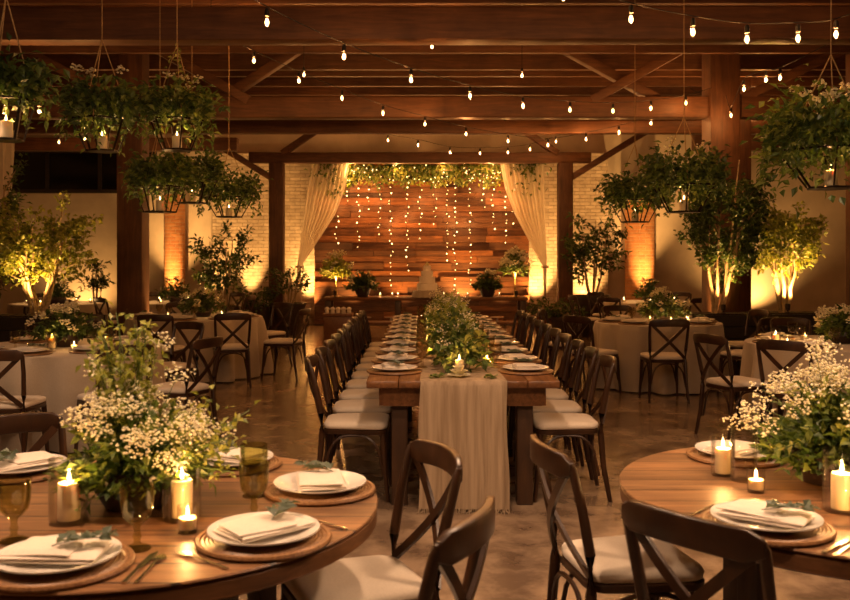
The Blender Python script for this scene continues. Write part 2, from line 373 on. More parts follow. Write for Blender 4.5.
# ------------------------------------------------------------------ cross-back chair
def make_chair():
    t = thing('cross_back_chair', '', 'chair')
    def outline(hw0, hw1, y0, y1, n=8, r=.07):
        pts = []
        for cx, cy, a0 in ((hw1-r, y1-r, 0), (-(hw1-r), y1-r, 90), (-(hw0-r), y0+r, 180), (hw0-r, y0+r, 270)):
            for k in range(n//2+1): a = radians(a0+90*k/(n//2)); pts.append((cx+r*cos(a), cy+r*sin(a)))
        return pts
    def slab(levels):
        m = MB(); rings = []
        for z, off in levels: rings.append([(x*(1+off), y*(1+off), z) for x, y in outline(.185, .215, -.2, .21)])
        k = len(rings[0]); vs = [q for r in rings for q in r]
        fs = [(i*k+j, i*k+(j+1) % k, (i+1)*k+(j+1) % k, (i+1)*k+j) for i in range(len(rings)-1) for j in range(k)]
        fs += [tuple(range(k-1, -1, -1)), tuple((len(rings)-1)*k+j for j in range(k))]; m.add(vs, fs); return m
    slab([(.415, -.04), (.42, 0), (.442, 0), (.447, -.03)]).build('seat', W_CHAIR, t)
    slab([(.447, -.06), (.452, -.02), (.468, 0), (.482, -.03), (.490, -.12), (.494, -.4)]).build('cushion', M_CUSH, t)
    for s in (-1, 1):
        m = MB(); m.sweep([(s*.205, -.255, 0), (s*.19, -.215, .22), (s*.183, -.2, .42), (s*.186, -.205, .55), (s*.196, -.235, .70), (s*.200, -.268, .83), (s*.195, -.278, .862)],
                          [(.013, .014), (.016, .018), (.018, .02), (.017, .019), (.016, .018), (.015, .016), (.008, .009)], n=8); m.build('rear_leg', W_CHAIR, t)
        m = MB(); m.sweep([(s*.205, .215, 0), (s*.195, .195, .2), (s*.185, .18, .42)], [.013, .017, .02], n=8); m.build('front_leg', W_CHAIR, t)
    m = MB(); pts = []; n = 10
    for i in range(n+1):
        x = -.208+.416*i/n; pts.append((x, -.272-.045*(1-(x/.208)**2), .835+.010*(1-(x/.208)**2)))
    m.sweep(pts, [(.010, .020)]+[(.0125, .040)]*(n-1)+[(.010, .020)]); m.build('top_rail', W_CHAIR, t, bevel=.006)
    for s in (-1, 1):
        m = MB(); pts = []
        for i in range(11):
            u = i/10; x = s*(-.175+.35*u); yb = -.205-.075*u; pts.append((x, yb-.03*sin(pi*u)-.006*s, .47+.345*u))
        m.sweep(pts, (.0075, .016), up=(0, 1, 0)) if False else m.sweep(pts, (.016, .006), up=(0, 1, .2)); m.build('cross_slat', W_CHAIR, t)
    for ax, off in (('x', .19), ('x', -.215), ('y', .19), ('y', -.19)):
        m = MB(); pts = []
        for i in range(13):
            u = -1+2*i/12; zz = .16+.25*(1-abs(u)**3.2)**.6; q = u*.187
            pts.append((q, off, zz) if ax == 'x' else (off, q, zz))
        m.tube(pts, .009, 6); m.build('stretcher', W_CHAIR, t)
    return t
def chair(x, y, fx, fy, label, group='cross back chairs at the round tables'):
    return place('chair', make_chair, label, (x, y, 0), atan2(fy-y, fx-x)-pi/2, group)
# ------------------------------------------------------------------ tableware
def make_charger():
    m = MB(); pr = [(0, 0), (.170, 0), (.177, .003), (.180, .008), (.177, .014), (.168, .014), (.165, .010)]
    r = .163
    while r > .02: pr += [(r, .010), (r-.005, .014), (r-.010, .010)]; r -= .0101
    pr.append((0, .010)); m.lathe(pr, 144, mod=lambda th, r, z: 1+(.012*abs(sin(36*th)) if r > .164 else 0)); return tag(m.build('charger', M_RATTAN), None, 'charger')
def make_plate():
    m = MB(); m.lathe([(0, .004), (.085, .004), (.088, 0), (.095, .002), (.145, .017), (.15, .020), (.1495, .023), (.143, .021), (.1, .0085), (.092, .007), (0, .007)], 44)
    return tag(m.build('plate', M_CHINA), None, 'plate')
def make_napkin(seed=1):
    rr = random.Random(seed); m = MB(); nx, ny = 14, 9
    for lay, (sx, sy, z0, ox, oy, an) in enumerate(((.225, .150, .0, 0, 0, 0), (.222, .144, .0075, .002, -.002, .025), (.160, .138, .015, -.028, .0, -.03))):
        p1, p2, p3 = rr.uniform(0, 6), rr.uniform(0, 6), rr.uniform(0, 6)
        vs = []; fs = []
        for k in (0, 1):
            for j in range(ny+1):
                for i in range(nx+1):
                    u, v = i/nx-.5, j/ny-.5; X, Y = u*sx*(1-.10*lay*v), v*sy; e = max(abs(u), abs(v))*2
                    zz = z0+k*.0085*(1-.75*(max(0, e-.75)/.25)**2)+.0014*sin(4.5*u+p1)*cos(3*v+p2)+(.0012*sin(3*u+p3) if lay else 0)
                    vs.append((ox+X*cos(an)-Y*sin(an), oy+X*sin(an)+Y*cos(an), zz))
        q = (nx+1)*(ny+1)
        for j in range(ny):
            for i in range(nx):
                a = j*(nx+1)+i; fs += [(a, a+nx+1, a+nx+2, a+1), (q+a, q+a+1, q+a+nx+2, q+a+nx+1)]
        for i in range(nx): fs += [(i, i+1, q+i+1, q+i)]; a = ny*(nx+1)+i; fs += [(a+1, a, q+a, q+a+1)]
        for j in range(ny): a = j*(nx+1); fs += [(a+nx+1, a, q+a, q+a+nx+1)]; a += nx; fs += [(a, a+nx+1, q+a+nx+1, q+a)]
        m.add(vs, fs)
    return tag(m.build('napkin', M_NAPKIN), None, 'napkin')
def make_sprig():
    m = MB(); m.tube([(-.07, 0, .004), (0, .006, .010), (.06, 0, .006)], .0016, 5)
    for i in range(16):
        u = i/15; p = Vector((-.06+.125*u, .006*sin(pi*u), .008)); s = 1 if i % 2 else -1
        m.leaf(p, Vector((.6, s*R.uniform(.5, 1), R.uniform(0, .5))), R.uniform(.034, .05), R.uniform(.022, .034), R.uniform(-.6, .6))
    return tag(m.build('eucalyptus_sprig', M_EUCA), None, 'sprig')
GOB = [(0, 0), (.036, 0), (.037, .003), (.03, .007), (.012, .012), (.008, .022), (.012, .034), (.0085, .046), (.010, .060), (.022, .070), (.036, .086), (.041, .110), (.0425, .138), (.0435, .165),
       (.0415, .165), (.0405, .138), (.039, .110), (.034, .089), (.02, .075), (0, .070)]
def goblet_maker(mat):
    def f():
        m = MB(); m.lathe(GOB, 36, mod=lambda th, r, z: 1+(.03*abs(sin(6*th+z*70)) if .075 < z < .15 and r > .03 else 0)); return tag(m.build('goblet', mat), None, 'goblet')
    return f
def make_fork():
    m = MB(); m.sweep([(0, -.10, .003), (0, -.03, .004), (0, .03, .005), (0, .05, .006)], [(.005, .0012), (.003, .0015), (.003, .0015), (.010, .0012)])
    for x in (-.009, -.003, .003, .009): m.sweep([(x, .048, .006), (x, .075, .004), (x*.95, .10, .005)], (.0014, .001))
    return tag(m.build('fork', M_STEEL), None, 'fork')
def make_knife():
    m = MB(); m.sweep([(0, -.11, .003), (0, -.02, .004)], [(.006, .003), (.005, .003)]); m.sweep([(0, -.02, .004), (0, .0, .004), (.002, .09, .004), (.006, .115, .004)], [(.005, .001), (.009, .001), (.009, .0008), (.001, .0006)])
    return tag(m.build('knife', M_STEEL), None, 'knife')
def make_spoon():
    m = MB(); m.sweep([(0, -.10, .003), (0, -.02, .004), (0, .05, .006)], [(.005, .0012), (.003, .0015), (.003, .0015)])
    m.sweep([(0, .048, .006), (0, .058, .004), (0, .075, .003), (0, .09, .004), (0, .098, .006)], [(.003, .001), (.013, .0012), (.018, .0012), (.013, .0012), (.002, .001)])
    return tag(m.build('spoon', M_STEEL), None, 'spoon')
def ware(key, maker, label, loc, rz=0, group=None): return place(key, maker, label, loc, rz, group)
def setting(cx, cy, z, ang, what, group, sprig=True, nseed=1, cut=()):
    """one place setting; `what` says where it lies"""
    ware('charger', make_charger, 'woven rattan charger '+what, (cx, cy, z), ang, 'chargers '+group)
    ware('plate', make_plate, 'round white plate '+what, (cx, cy, z+.0145), ang, 'plates '+group)
    ware('napkin%d' % nseed, lambda: make_napkin(nseed), 'folded cream napkin '+what, (cx, cy, z+.034), ang+R.uniform(-.15, .15), 'napkins '+group)
    if sprig: ware('sprig', make_sprig, 'grey-green leaf sprig '+what, (cx+.06*cos(ang), cy+.06*sin(ang), z+.060), ang+.5+R.uniform(-.3, .3), 'sprigs '+group)
    for nm, mk, dx, dy in cut:
        X, Y = dx, dy; ware(nm, mk, 'metal %s laid %s' % (nm, what), (cx+X*cos(ang)-Y*sin(ang), cy+X*sin(ang)+Y*cos(ang), z), ang, 'cutlery '+group)
# ------------------------------------------------------------------ candles
def flame_parts(t, z, s=1.0, e=1.0):
    MB().tube([(0, 0, z-.004), (.001, 0, z+.010*s)], .0011, 5).build('wick', M_CABLE, t)
    MB().lathe([(0, z+.006*s), (.0045*s, z+.011*s), (.0062*s, z+.018*s), (.0048*s, z+.027*s), (.002*s, z+.037*s), (0, z+.044*s)], 10).build('flame', M_FLAME, t)
    lamp('POINT', 'flame_light', e*K_CANDLE, CANDLE, t, (0, 0, z+.020*s), .0035)
def pillar_maker(r, h, e=1.0):
    def f():
        t = thing('pillar_candle', '', 'candle')
        MB().lathe([(0, 0), (r, 0), (r, h-.003), (r-.003, h), (r*.75, h-.004), (0, h-.007)], 24).build('wax', M_WAX, t); flame_parts(t, h-.006, 1.0, e); return t
    return f
def hurricane_maker(r, h):
    def f():
        m = MB(); m.lathe([(0, 0), (r-.003, 0), (r, .004), (r, h), (r-.0035, h), (r-.0035, .008), (0, .008)], 32); return tag(m.build('hurricane_glass', M_GLASS), None, 'candle holder')
    return f
def votive_maker(r=.028, h=.075, e=.7):
    def f():
        t = thing('votive_candle', '', 'candle')
        MB().lathe([(0, 0), (r-.002, 0), (r, .004), (r*1.08, h), (r*1.08-.003, h), (r-.003, .010), (0, .010)], 24).build('glass_holder', M_GLASS, t)
        MB().lathe([(0, .011), (r-.005, .011), (r-.004, h*.55), (r*.6, h*.53), (0, h*.52)], 20).build('wax', M_WAX, t); flame_parts(t, h*.52, .85, e); return t
    return f
def candle(key, r, h, label, loc, group=None, e=1.0): return place(key, pillar_maker(r, h, e), label, loc, R.uniform(0, 6), group)
def votive(label, loc, group=None): return place('votive', votive_maker(), label, loc, 0, group)
# ------------------------------------------------------------------ plants
def grow(c, n, rad, hgt, nl, L, W, droop=0.0, up=.55, leafm=None, stem=None, spread=1.0, start=.0, lift=0):
    """stems from c in a dome, with leaves along each; returns tips"""
    tips = []; leafm = leafm or MB(); 
    for _ in range(n):
        a = R.uniform(0, 2*pi); e = R.betavariate(1.1, 1.2)*pi/2
        k = R.uniform(.6, 1.0)
        tip = Vector((cos(a)*cos(e)*rad*spread, sin(a)*cos(e)*rad*spread, lift+sin(e)*hgt*k-droop*cos(e)*R.uniform(.2, 1)))*1.0
        tip.x *= R.uniform(.7, 1); tip.y *= R.uniform(.7, 1)
        mid = Vector((tip.x*.45, tip.y*.45, tip.z*.45+hgt*.18))
        pts = []
        for i in range(6):
            u = i/5; pts.append(c+mid*(2*u*(1-u))+tip*(u*u))
        if stem is not None: stem.tube(pts, [.0022, .002, .0018, .0015, .0012, .001], 4, False)
        for i in range(nl):
            u = start+(1-start)*(i+.6)/nl; p = c+mid*(2*u*(1-u))+tip*(u*u); d = (mid*(1-u)+tip*u).normalized()
            q = d*.5+rv(1.0); leafm.leaf(p+rv(L*.15), q, L*R.uniform(.6, 1.15), W*R.uniform(.7, 1.15), R.uniform(-1.2, 1.2))
        tips.append(c+tip)
    return tips
def gyp(m, st, base, tip, n, r, br):
    st.tube([base, (base+tip)/2+rv(.01), tip], .0012, 4, False)
    for _ in range(n):
        d = rv(1)
        while d.length > 1: d = rv(1)
        m.blob(tip+Vector((d.x*r, d.y*r, d.z*r*.7)), br*R.uniform(.6, 1.25), .75)
def bouquet(name, label, loc, rad, hgt, stems, nl, L, W, ngyp, gn, gr, br, leaf=None, leaf2=None, vase=None, group=None, roses=0, wisps=(), cat='flowers', droop=.06):
    t = thing(name, label, cat, loc, 0, group); c = Vector((0, 0, .05)); z0 = 0
    if vase: vase(t); c = Vector((0, 0, t['vz'])); del t['vz']
    lf = MB(); sm = MB(); l2 = MB(); gm = MB()
    grow(c, stems, rad, hgt-c.z, nl, L, W, droop, leafm=lf, stem=sm)
    for i in range(int(stems*nl*.55)):   # the dense heart of leaves
        a = R.uniform(0, 2*pi); q = sqrt(R.random())*rad*.72; p = c+Vector((q*cos(a), q*sin(a), R.uniform(-.02, .55)*(hgt-c.z)*(1-q/rad)-droop*.5*R.random()))
        lf.leaf(p, Vector((cos(a), sin(a), R.uniform(-.6, .9)))+rv(.5), L*R.uniform(.7, 1.2), W*R.uniform(.7, 1.2), R.uniform(-1, 1))
    if leaf2: grow(c, max(4, stems//3), rad*1.0, (hgt-c.z)*1.02, nl, L*.8, W*.8, 0, leafm=l2, stem=sm, start=.3)
    for i in range(ngyp):
        a = R.uniform(0, 2*pi); e = R.uniform(.12, 1.0)*pi/2; k = R.uniform(.78, 1.0)
        tip = c+Vector((cos(a)*cos(e)*rad*k, sin(a)*cos(e)*rad*k, .02+sin(e)*(hgt-c.z)*k)); gyp(gm, sm, c+Vector((0, 0, .05)), tip, gn, gr, br)
    for (wx, wy, wz, kind) in wisps:
        tip = Vector((wx, wy, wz))
        if kind == 'g': gyp(gm, sm, c, tip, gn, gr, br)
        else:
            for k in range(kind):
                tp = tip+Vector((R.uniform(-.09, .09), R.uniform(-.09, .09), R.uniform(-.12, .04))); pts = [c, c+(tp-c)*.5+rv(.02), tp]; sm.tube(pts, .0016, 4, False)
                for i in range(34):
                    u = .35+.65*i/33; p = c+(tp-c)*u; l2.leaf(p+rv(.035), rv(1)+Vector((0, 0, -.1)), L*R.uniform(.45, .75), W*R.uniform(.5, .8), R.uniform(-1, 1))
    lf.build('foliage', leaf or M_LEAF, t, smooth=False)
    if l2.v: l2.build('young_leaves', leaf2 or M_LEAFY, t, smooth=False)
    sm.build('stems', M_STEM, t)
    if gm.v: gm.build('blossoms', M_GYP, t)
    for i in range(roses):
        a = R.uniform(0, 2*pi); e = R.uniform(.25, 1.2); p = c+Vector((cos(a)*cos(e)*rad*.85, sin(a)*cos(e)*rad*.85, sin(e)*(hgt-c.z)*.9))
        rose_mesh(R.uniform(.03, .045), p).build('rose', M_GYP, t)
    return t
def rose_mesh(r, p=Vector((0, 0, 0))):
    m = MB()
    for ring, (n, rr, zz, op) in enumerate(((3, .35, .3, .1), (5, .6, .15, .35), (6, .9, -.05, .7), (7, 1.1, -.25, 1.1))):
        for k in range(n):
            a = 2*pi*k/n+ring*.5; vs = []
            for i in range(4):
                for j in range(4):
                    u = i/3-.5; v = j/3; aa = a+u*1.5*2*pi/n; q = r*rr*(.35+.65*v*(1+.3*op))*(1-.15*abs(u)*2); vs.append((p.x+q*cos(aa), p.y+q*sin(aa), p.z+r*(zz-.5+1.1*v-.6*op*v*v-.2*abs(u)*2*v)))
            m.add(vs, [(i*4+j, i*4+j+1, i*4+j+5, i*4+j+4) for i in range(3) for j in range(3)])
    return m
def bowl_vase(r, h, mat=None):
    def f(t):
        MB().lathe([(0, 0), (r*.6, 0), (r*.7, .005), (r, h*.6), (r*.9, h), (r*.85, h), (r*.92, h*.6), (r*.6, .012), (0, .012)], 24).build('vase', mat or M_POT, t); t['vz'] = h*.9
    return f
def stand_vase(h, r, mat=None):
    def f(t):
        MB().lathe([(0, 0), (r, 0), (r, .01), (r*.25, .03), (r*.16, h*.3), (r*.16, h*.7), (r*.4, h-.06), (r*.9, h), (r*.82, h), (r*.3, h-.05), (0, h-.05)], 20).build('vase', mat or M_BRASS, t); t['vz'] = h
    return f
def tree(name, label, loc, hgt, rad, ntr, nbr, nleaf, L, W, leaf, pot=None, base=0.0, group=None, lean=(0, 0), low=.3, wide=1.0, cat='tree'):
    t = thing(name, label, cat, loc, 0, group)
    if pot: pot(t)
    tr = MB(); lf = MB(); ends = []
    for k in range(ntr):
        a = 2*pi*k/ntr+R.uniform(-.4, .4); h = hgt*R.uniform(.62, .9); out = rad*R.uniform(.25, .6)
        p0 = Vector((cos(a)*.05, sin(a)*.05, base)); p3 = Vector((cos(a)*out+lean[0]*h, sin(a)*out*.8+lean[1]*h, base+(hgt-0)*R.uniform(.6, .85)))
        pts = [p0.lerp(p3, i/6)+Vector((cos(a)*sin(pi*i/6)*out*.15, 0, 0))+(rv(.02) if 0 < i < 6 else Vector()) for i in range(7)]
        tr.tube(pts, [.026-.003*i for i in range(7)], 7)
        for b in range(nbr):
            u = R.uniform(low, 1); i = min(5, int(u*6)); p = pts[i].lerp(pts[i+1], u*6-i); aa = a+R.uniform(-1.7, 1.7)
            q = p+Vector((cos(aa)*rad*wide*R.uniform(.25, .8), sin(aa)*rad*R.uniform(.25, .8), hgt*R.uniform(.02, .22)))
            tr.tube([p, (p+q)/2+Vector((0, 0, .03)), q], [.009, .006, .003], 5); ends.append((p, q))
    for i in range(nleaf):
        p, q = R.choice(ends); u = R.betavariate(2.2, 1.1)*1.12; c = p.lerp(q, u)+rv(.075); d = (q-p).normalized()*.6+rv(1)+Vector((0, 0, -.25))
        lf.leaf(c, d, L*R.uniform(.6, 1.2), W*R.uniform(.6, 1.15), R.uniform(-1.2, 1.2))
    tr.build('trunk', M_BARK, t); lf.build('foliage', leaf, t, smooth=False); return t
def round_pot(r, h, mat=None):
    def f(t):
        MB().lathe([(0, 0), (r*.72, 0), (r*.75, .02), (r, h-.05), (r*1.06, h-.05), (r*1.06, h), (r*.95, h), (r*.92, h-.06), (0, h-.06)], 28).build('pot', mat or M_POT, t)
        MB().lathe([(0, h-.045), (r*.93, h-.05), (r*.9, h-.07), (0, h-.07)], 20).build('soil', M_SOIL, t)
    return f
def box_pot(w, d, h):
    def f(t):
        m = MB()
        for i in range(5): m.box((0, 0, h*(i+.5)/5), (w-.01*(i % 2), d-.01*(i % 2), h/5-.01))
        for sx in (-1, 1):
            for sy in (-1, 1): m.box((sx*(w/2-.02), sy*(d/2-.02), h/2), (.07, .07, h))
        m.build('planter_box', M_DARK, t, smooth=False); MB().box((0, 0, h-.005), (w-.08, d-.08, .03)).build('soil', M_SOIL, t)
    return f
# ------------------------------------------------------------------ round tables
def bare_table(cx, cy, r, label, a0):
    t = thing('round_table', label, 'table', (cx, cy, 0), 0); z = .76
    MB().lathe([(0, z-.012), (r-.02, z-.012), (r-.004, z-.008), (r, z-.004), (r-.003, z), (0, z)], 96).build('tabletop', W_ROUND, t)
    MB().lathe([(0, z-.062), (r-.012, z-.062), (r-.004, z-.056), (r-.004, z-.018), (r-.012, z-.012), (0, z-.012)], 96).build('edge_band', W_EDGE, t)
    m = MB(); rr = r*.62
    for k in range(4):
        a = a0+k*pi/2; b = a+pi/2; m.bar((rr*cos(a), rr*sin(a), .65), (rr*cos(b), rr*sin(b), .65), .03, .09)
    m.build('apron', W_LEG, t)
    for k in range(4):
        a = a0+k*pi/2; MB().box((rr*cos(a), rr*sin(a), .349), (.075, .075, .698), a).build('leg', W_LEG, t, bevel=.006)
    return t
def cloth_table(cx, cy, r, label, clabel, seed):
    rr = random.Random(seed); ph = [rr.uniform(0, 6.28) for _ in range(5)]
    t = thing('round_table', label, 'table', (cx, cy, 0), 0)
    MB().lathe([(0, .73), (r-.01, .73), (r-.003, .74), (r-.01, .75), (0, .75)], 48).build('tabletop', W_EDGE, t)
    for k in range(4):
        a = k*pi/2+.6; MB().box((.5*r*cos(a), .5*r*sin(a), .365), (.06, .06, .73), a).build('leg', W_LEG, t)
    def mod(th, q, z):
        if q < r*.99 or z > .752: return 1
        d = min(1, (.752-z)/.6); w = .55*sin(11*th+ph[0]+.8*sin(2*th+ph[3]))+.3*sin(19*th+ph[1])+.25*sin(5*th+ph[2])
        return 1+d**.6*(.105*w-.004-.05*max(0, -w))
    pr = [(0, .757), (r*.5, .757), (r*.9, .757), (r, .756), (r+.008, .75)]
    for i in range(1, 13): z = .75-(.745-.012)*i/12; pr.append((r+.012+.05*(i/12), z))
    m = MB(); m.lathe(pr, 180, mod=mod); o = m.build('tablecloth', M_LINEN); o.location = (cx, cy, 0); tag(o, clabel, 'tablecloth')
    return t
POS8 = ['at the front', 'at the front right', 'at the right', 'at the back right', 'at the back', 'at the back left', 'at the left', 'at the front left']
def dress(cx, cy, r, tname, ks, a0=-pi/2, gob=True, z=.757):
    for k in ks:
        a = a0+k*pi/4; x, y = cx+(r-.2)*cos(a), cy+(r-.2)*sin(a)
        setting(x, y, z, a+pi/2, POS8[k]+' of '+tname, 'on '+tname, k % 2 == 0, 1+k % 2)
        if gob:
            b = a+.22; ware('goblet_smoky', goblet_maker(M_AMBER), 'smoky goblet %s of %s' % (POS8[k], tname), (cx+(r-.40)*cos(b), cy+(r-.40)*sin(b), z), 0, 'goblets on '+tname)
# ---- foreground, left
LX, LY, LR = -.87, 2.78, .74
bare_table(LX, LY, LR, 'bare honey-coloured round wooden table with olive goblets, nearest at the left', -pi/4)
zt = .76
cutf = (('fork', make_fork, -.205, 0),); cutk = (('knife', make_knife, .205, 0), ('spoon', make_spoon, .232, -.01))
for (px, py, what, sd, cut) in ((58, 567, 'nearest the camera on the bare table with olive goblets', 1, cutk),
        (264, 541, 'beside the lone votive on the bare table with olive goblets', 2, cutf+(('knife', make_knife, .205, 0),)),
        (320, 492, 'closest to the long table on the bare table with olive goblets', 3, cutk[:1]),
        (232, 466, 'behind the two goblets on the bare table with olive goblets', 2, ()),
        (22, 473, 'behind the flowers on the far side of the goblet table', 1, ())):
    p = on(px, py, zt); a = atan2(LY-p.y, LX-p.x)-pi/2
    setting(p.x, p.y, zt, a, what, 'on the bare goblet table', True, sd, cut)
for px, py, what in ((14, 541, 'olive green glass goblet at the edge of the frame left of the candle'), (137, 549, 'olive green glass goblet directly in front of the white flowers'),
                     (254, 519, 'olive green glass goblet just behind the plate beside the lone votive'), (254, 496, 'olive green glass goblet standing behind another goblet by the back plate')):
    p = on(px, py, zt); ware('goblet_green', goblet_maker(M_GREEN), what, (p.x, p.y, zt), 0, 'olive goblets')
p = on(69, 522, zt); ware('hurricane_big', hurricane_maker(.056, .185), 'tall clear glass cylinder around a pillar candle left of the white flowers', (p.x, p.y, zt))
candle('pillar_a', .031, .105, 'lit ivory pillar candle in glass left of the white flowers', (p.x, p.y, zt+.009))
p = on(182, 519, zt); ware('hurricane_mid', hurricane_maker(.055, .15), 'clear glass cylinder around a pillar candle right of the white flowers', (p.x, p.y, zt))
candle('pillar_a', .031, .105, 'lit ivory pillar candle in glass right of the white flowers behind a votive', (p.x, p.y, zt+.009))
p = on(187, 531, zt); votive('small lit votive in glass in front of a taller candle on the goblet table', (p.x+.005, p.y-.012, zt))
bouquet('flower_arrangement', 'overflowing baby\'s breath and greenery centrepiece on the bare goblet table', (LX+.0, LY-.02, zt), .27, .36, 75, 14, .046, .026, 46, 48, .056, .0046, M_LEAF, M_LEAFY,
        bowl_vase(.13, .12), wisps=((-.03, .0, .62, 7), (.04, .02, .56, 6), (-.09, -.02, .50, 5), (.12, .03, .40, 'g'), (.05, .05, .50, 'g'), (-.12, .0, .42, 'g'), (.24, -.05, .22, 5), (.2, -.1, .27, 'g'), (.28, -.02, .30, 4)), droop=.10)
# ---- foreground, right
RX, RY, RR = 1.41, 2.95, .74
bare_table(RX, RY, RR, 'bare honey-coloured round wooden table with a chair drawn up in front, nearest at the right', radians(30))
p = on(766, 528, zt); setting(p.x, p.y, zt, atan2(RY-p.y, RX-p.x)-pi/2, 'before the chair drawn up to the nearest right table', 'on the nearest right table', True, 3, (('fork', make_fork, -.205, 0), ('knife', make_knife, .205, 0), ('spoon', make_spoon, .23, -.01)))
setting(1.20, 3.42, zt, .8, 'behind the glass candle on the nearest right table', 'on the nearest right table', False, 2)
p = on(723, 475, zt); ware('hurricane_small', hurricane_maker(.041, .14), 'clear glass cylinder with a candle at the far left of the nearest right table', (p.x, p.y, zt))
candle('pillar_b', .027, .085, 'lit ivory pillar candle in glass before the back plate of the nearest right table', (p.x, p.y, zt+.009))
p = on(746, 482, zt); ware('hurricane_tall', hurricane_maker(.045, .18), 'tall empty glass cylinder pressed against the white flowers of the nearest right table', (p.x, p.y+.02, zt))
p = on(756, 492, zt); votive('small lit votive in glass at the left foot of the right-hand white flowers', (p.x, p.y, zt))
p = on(842, 511, zt); ware('hurricane_big', hurricane_maker(.056, .185), 'wide glass cylinder with a candle at the right edge of the frame', (p.x, p.y, zt))
candle('pillar_a', .031, .105, 'lit ivory pillar candle in wide glass at the right edge of the frame', (p.x, p.y, zt+.009))
p = on(852, 522, zt); votive('small lit votive in glass before the wide glass cylinder at the right edge', (p.x+.01, p.y-.03, zt))
bouquet('flower_arrangement', 'baby\'s breath and dark greenery centrepiece on the nearest right table', (RX-.02, RY+.10, zt), .30, .37, 75, 14, .048, .028, 40, 48, .058, .0046, M_LEAF, M_LEAFY,
        bowl_vase(.13, .12), wisps=((-.06, -.02, .46, 'g'), (-.04, .02, .43, 'g'), (-.01, .0, .445, 'g'), (-.27, -.02, .24, 'g'), (-.30, .03, .2, 'g'), (-.24, -.06, .2, 'g'), (.1, 0, .4, 'g')), droop=.10)
# ---- foreground chairs
def chair_rail(ax, ay, bx, by, fx, fy, label, dy=0):
    a, b = on(ax, ay, .872), on(bx, by, .872); mid = (a+b)/2; d = (b-a).normalized(); n = Vector((-d.y, d.x, 0))
    if n.dot(Vector((fx, fy, 0))-mid) < 0: n = -n
    p = mid+n*.285+Vector((0, dy, 0)); chair(p.x, p.y, p.x+n.x, p.y+n.y, label)
chair_rail(411, 441, 466, 468, LX, LY, 'dark cross-back chair with cream seat at the goblet table, its back toward the long table', .05)
chair_rail(442, 535, 492, 494, LX, LY, 'dark cross-back chair nearest the camera at the goblet table, overlapping the one behind', -.02)
chair_rail(531, 434, 569, 459, RX, RY, 'dark cross-back chair seen edge-on, facing right toward the nearest right table')
chair_rail(626, 500, 757, 534, RX, RY, 'dark cross-back chair with broad curved rail in front of the nearest right table')
chair(-1.46, 3.42, LX, LY, 'cross-back chair facing the camera behind the goblet table flowers')
# ------------------------------------------------------------------ the long table
TX, TW, TY0, TY1, TZ = .26, 1.17, 5.42, 11.4, .78
t = thing('long_farm_table', 'long dark wooden farm table running down the middle of the hall', 'table', (TX, 0, 0))
m = MB()
for i in range(6): m.box((-TW/2+TW*(i+.5)/6, (TY0+TY1)/2, TZ-.0225), (TW/6-.004, TY1-TY0, .045))
m.build('tabletop', W_LONG, t, bevel=.004, seg=1)
m = MB(); 
for s in (-1, 1): m.box((s*(TW/2-.09), (TY0+TY1)/2, .675), (.03, TY1-TY0-.16, .115)); m.box((0, (TY0+.08) if s < 0 else TY1-.08, .675), (TW-.2, .03, .115))
m.build('apron', W_LONG, t, smooth=False)
for yy in (TY0+.16, (TY0+TY1)/2, TY1-.16):
    for s in (-1, 1): MB().box((s*(TW/2-.2), yy, .3665), (.1, .1, .733)).build('leg', W_LEG, t, bevel=.008)
# runner: over the top and down the near end, with a frayed hem
m = MB(); hw = .26; prof = [(TY1-.05, TZ+.004)]+[(TY1-.05-(TY1-TY0-.05)*i/40, TZ+.004) for i in range(1, 41)]+[(TY0-.012, TZ-.004), (TY0-.02, TZ-.03)]+[(TY0-.022-.03*(i/16), TZ-.03-(TZ-.055)*i/16) for i in range(1, 17)]
nu = 48; vs = []
for k, (yy, zz) in enumerate(prof):
    dn = max(0, (TZ-zz)/TZ)
    for i in range(nu+1):
        u = i/nu-.5; fo = dn**.7*(.016*sin(u*13+.6)+.010*sin(u*24+2+sin(u*9))+.005*sin(u*41)); wv = .006*sin(yy*6+u*3) if dn == 0 else .006*sin(zz*9)
        vs.append((u*2*hw*(1+.04*dn)+wv, yy-abs(fo)*1.0+(0 if dn else 0), zz+(.0 if dn else .0015*sin(u*40+yy*9))))
m.add(vs, [(k*(nu+1)+i, k*(nu+1)+i+1, (k+1)*(nu+1)+i+1, (k+1)*(nu+1)+i) for k in range(len(prof)-1) for i in range(nu)])
rn = m.build('table_runner', M_RUN); rn.location = (TX, 0, 0); tag(rn, 'linen runner along the long table, falling to the floor at its near end', 'runner')
m = MB()
for i in range(90):
    x = -hw*1.03+2*hw*1.03*i/89; yy = TY0-.052-R.uniform(0, .02); m.tube([(x, yy, .03), (x+R.uniform(-.01, .01), yy-.006, .015), (x+R.uniform(-.02, .02), yy-R.uniform(.0, .03), .003)], .0022, 4)
m.build('fringe', M_RUN, rn)
NP = 10; SP = .56; Y0 = 5.84
for i in range(NP):
    for s, sd in ((-1, 'left'), (1, 'right')):
        yy = Y0+i*SP+R.uniform(-.015, .015); far = ORD[i]
        wh = '%s from the near end, %s side of the long table' % (far, sd)
        setting(TX+s*.425, yy, TZ, s*pi/2, wh, 'along the %s side of the long table' % sd, True, 1+(i+(s > 0)) % 3)
        ware('goblet_smoky', goblet_maker(M_AMBER), 'smoky glass goblet '+wh, (TX+s*.245, yy+.20, TZ+.006), 0, 'goblets along the %s side of the long table' % sd)
        chair(TX+s*.67, yy-.02, TX, yy-.02+R.uniform(-.03, .03), 'dark cross-back chair, %s from the near end, %s side of the long table' % (far, sd), 'chairs along the %s side of the long table' % sd)
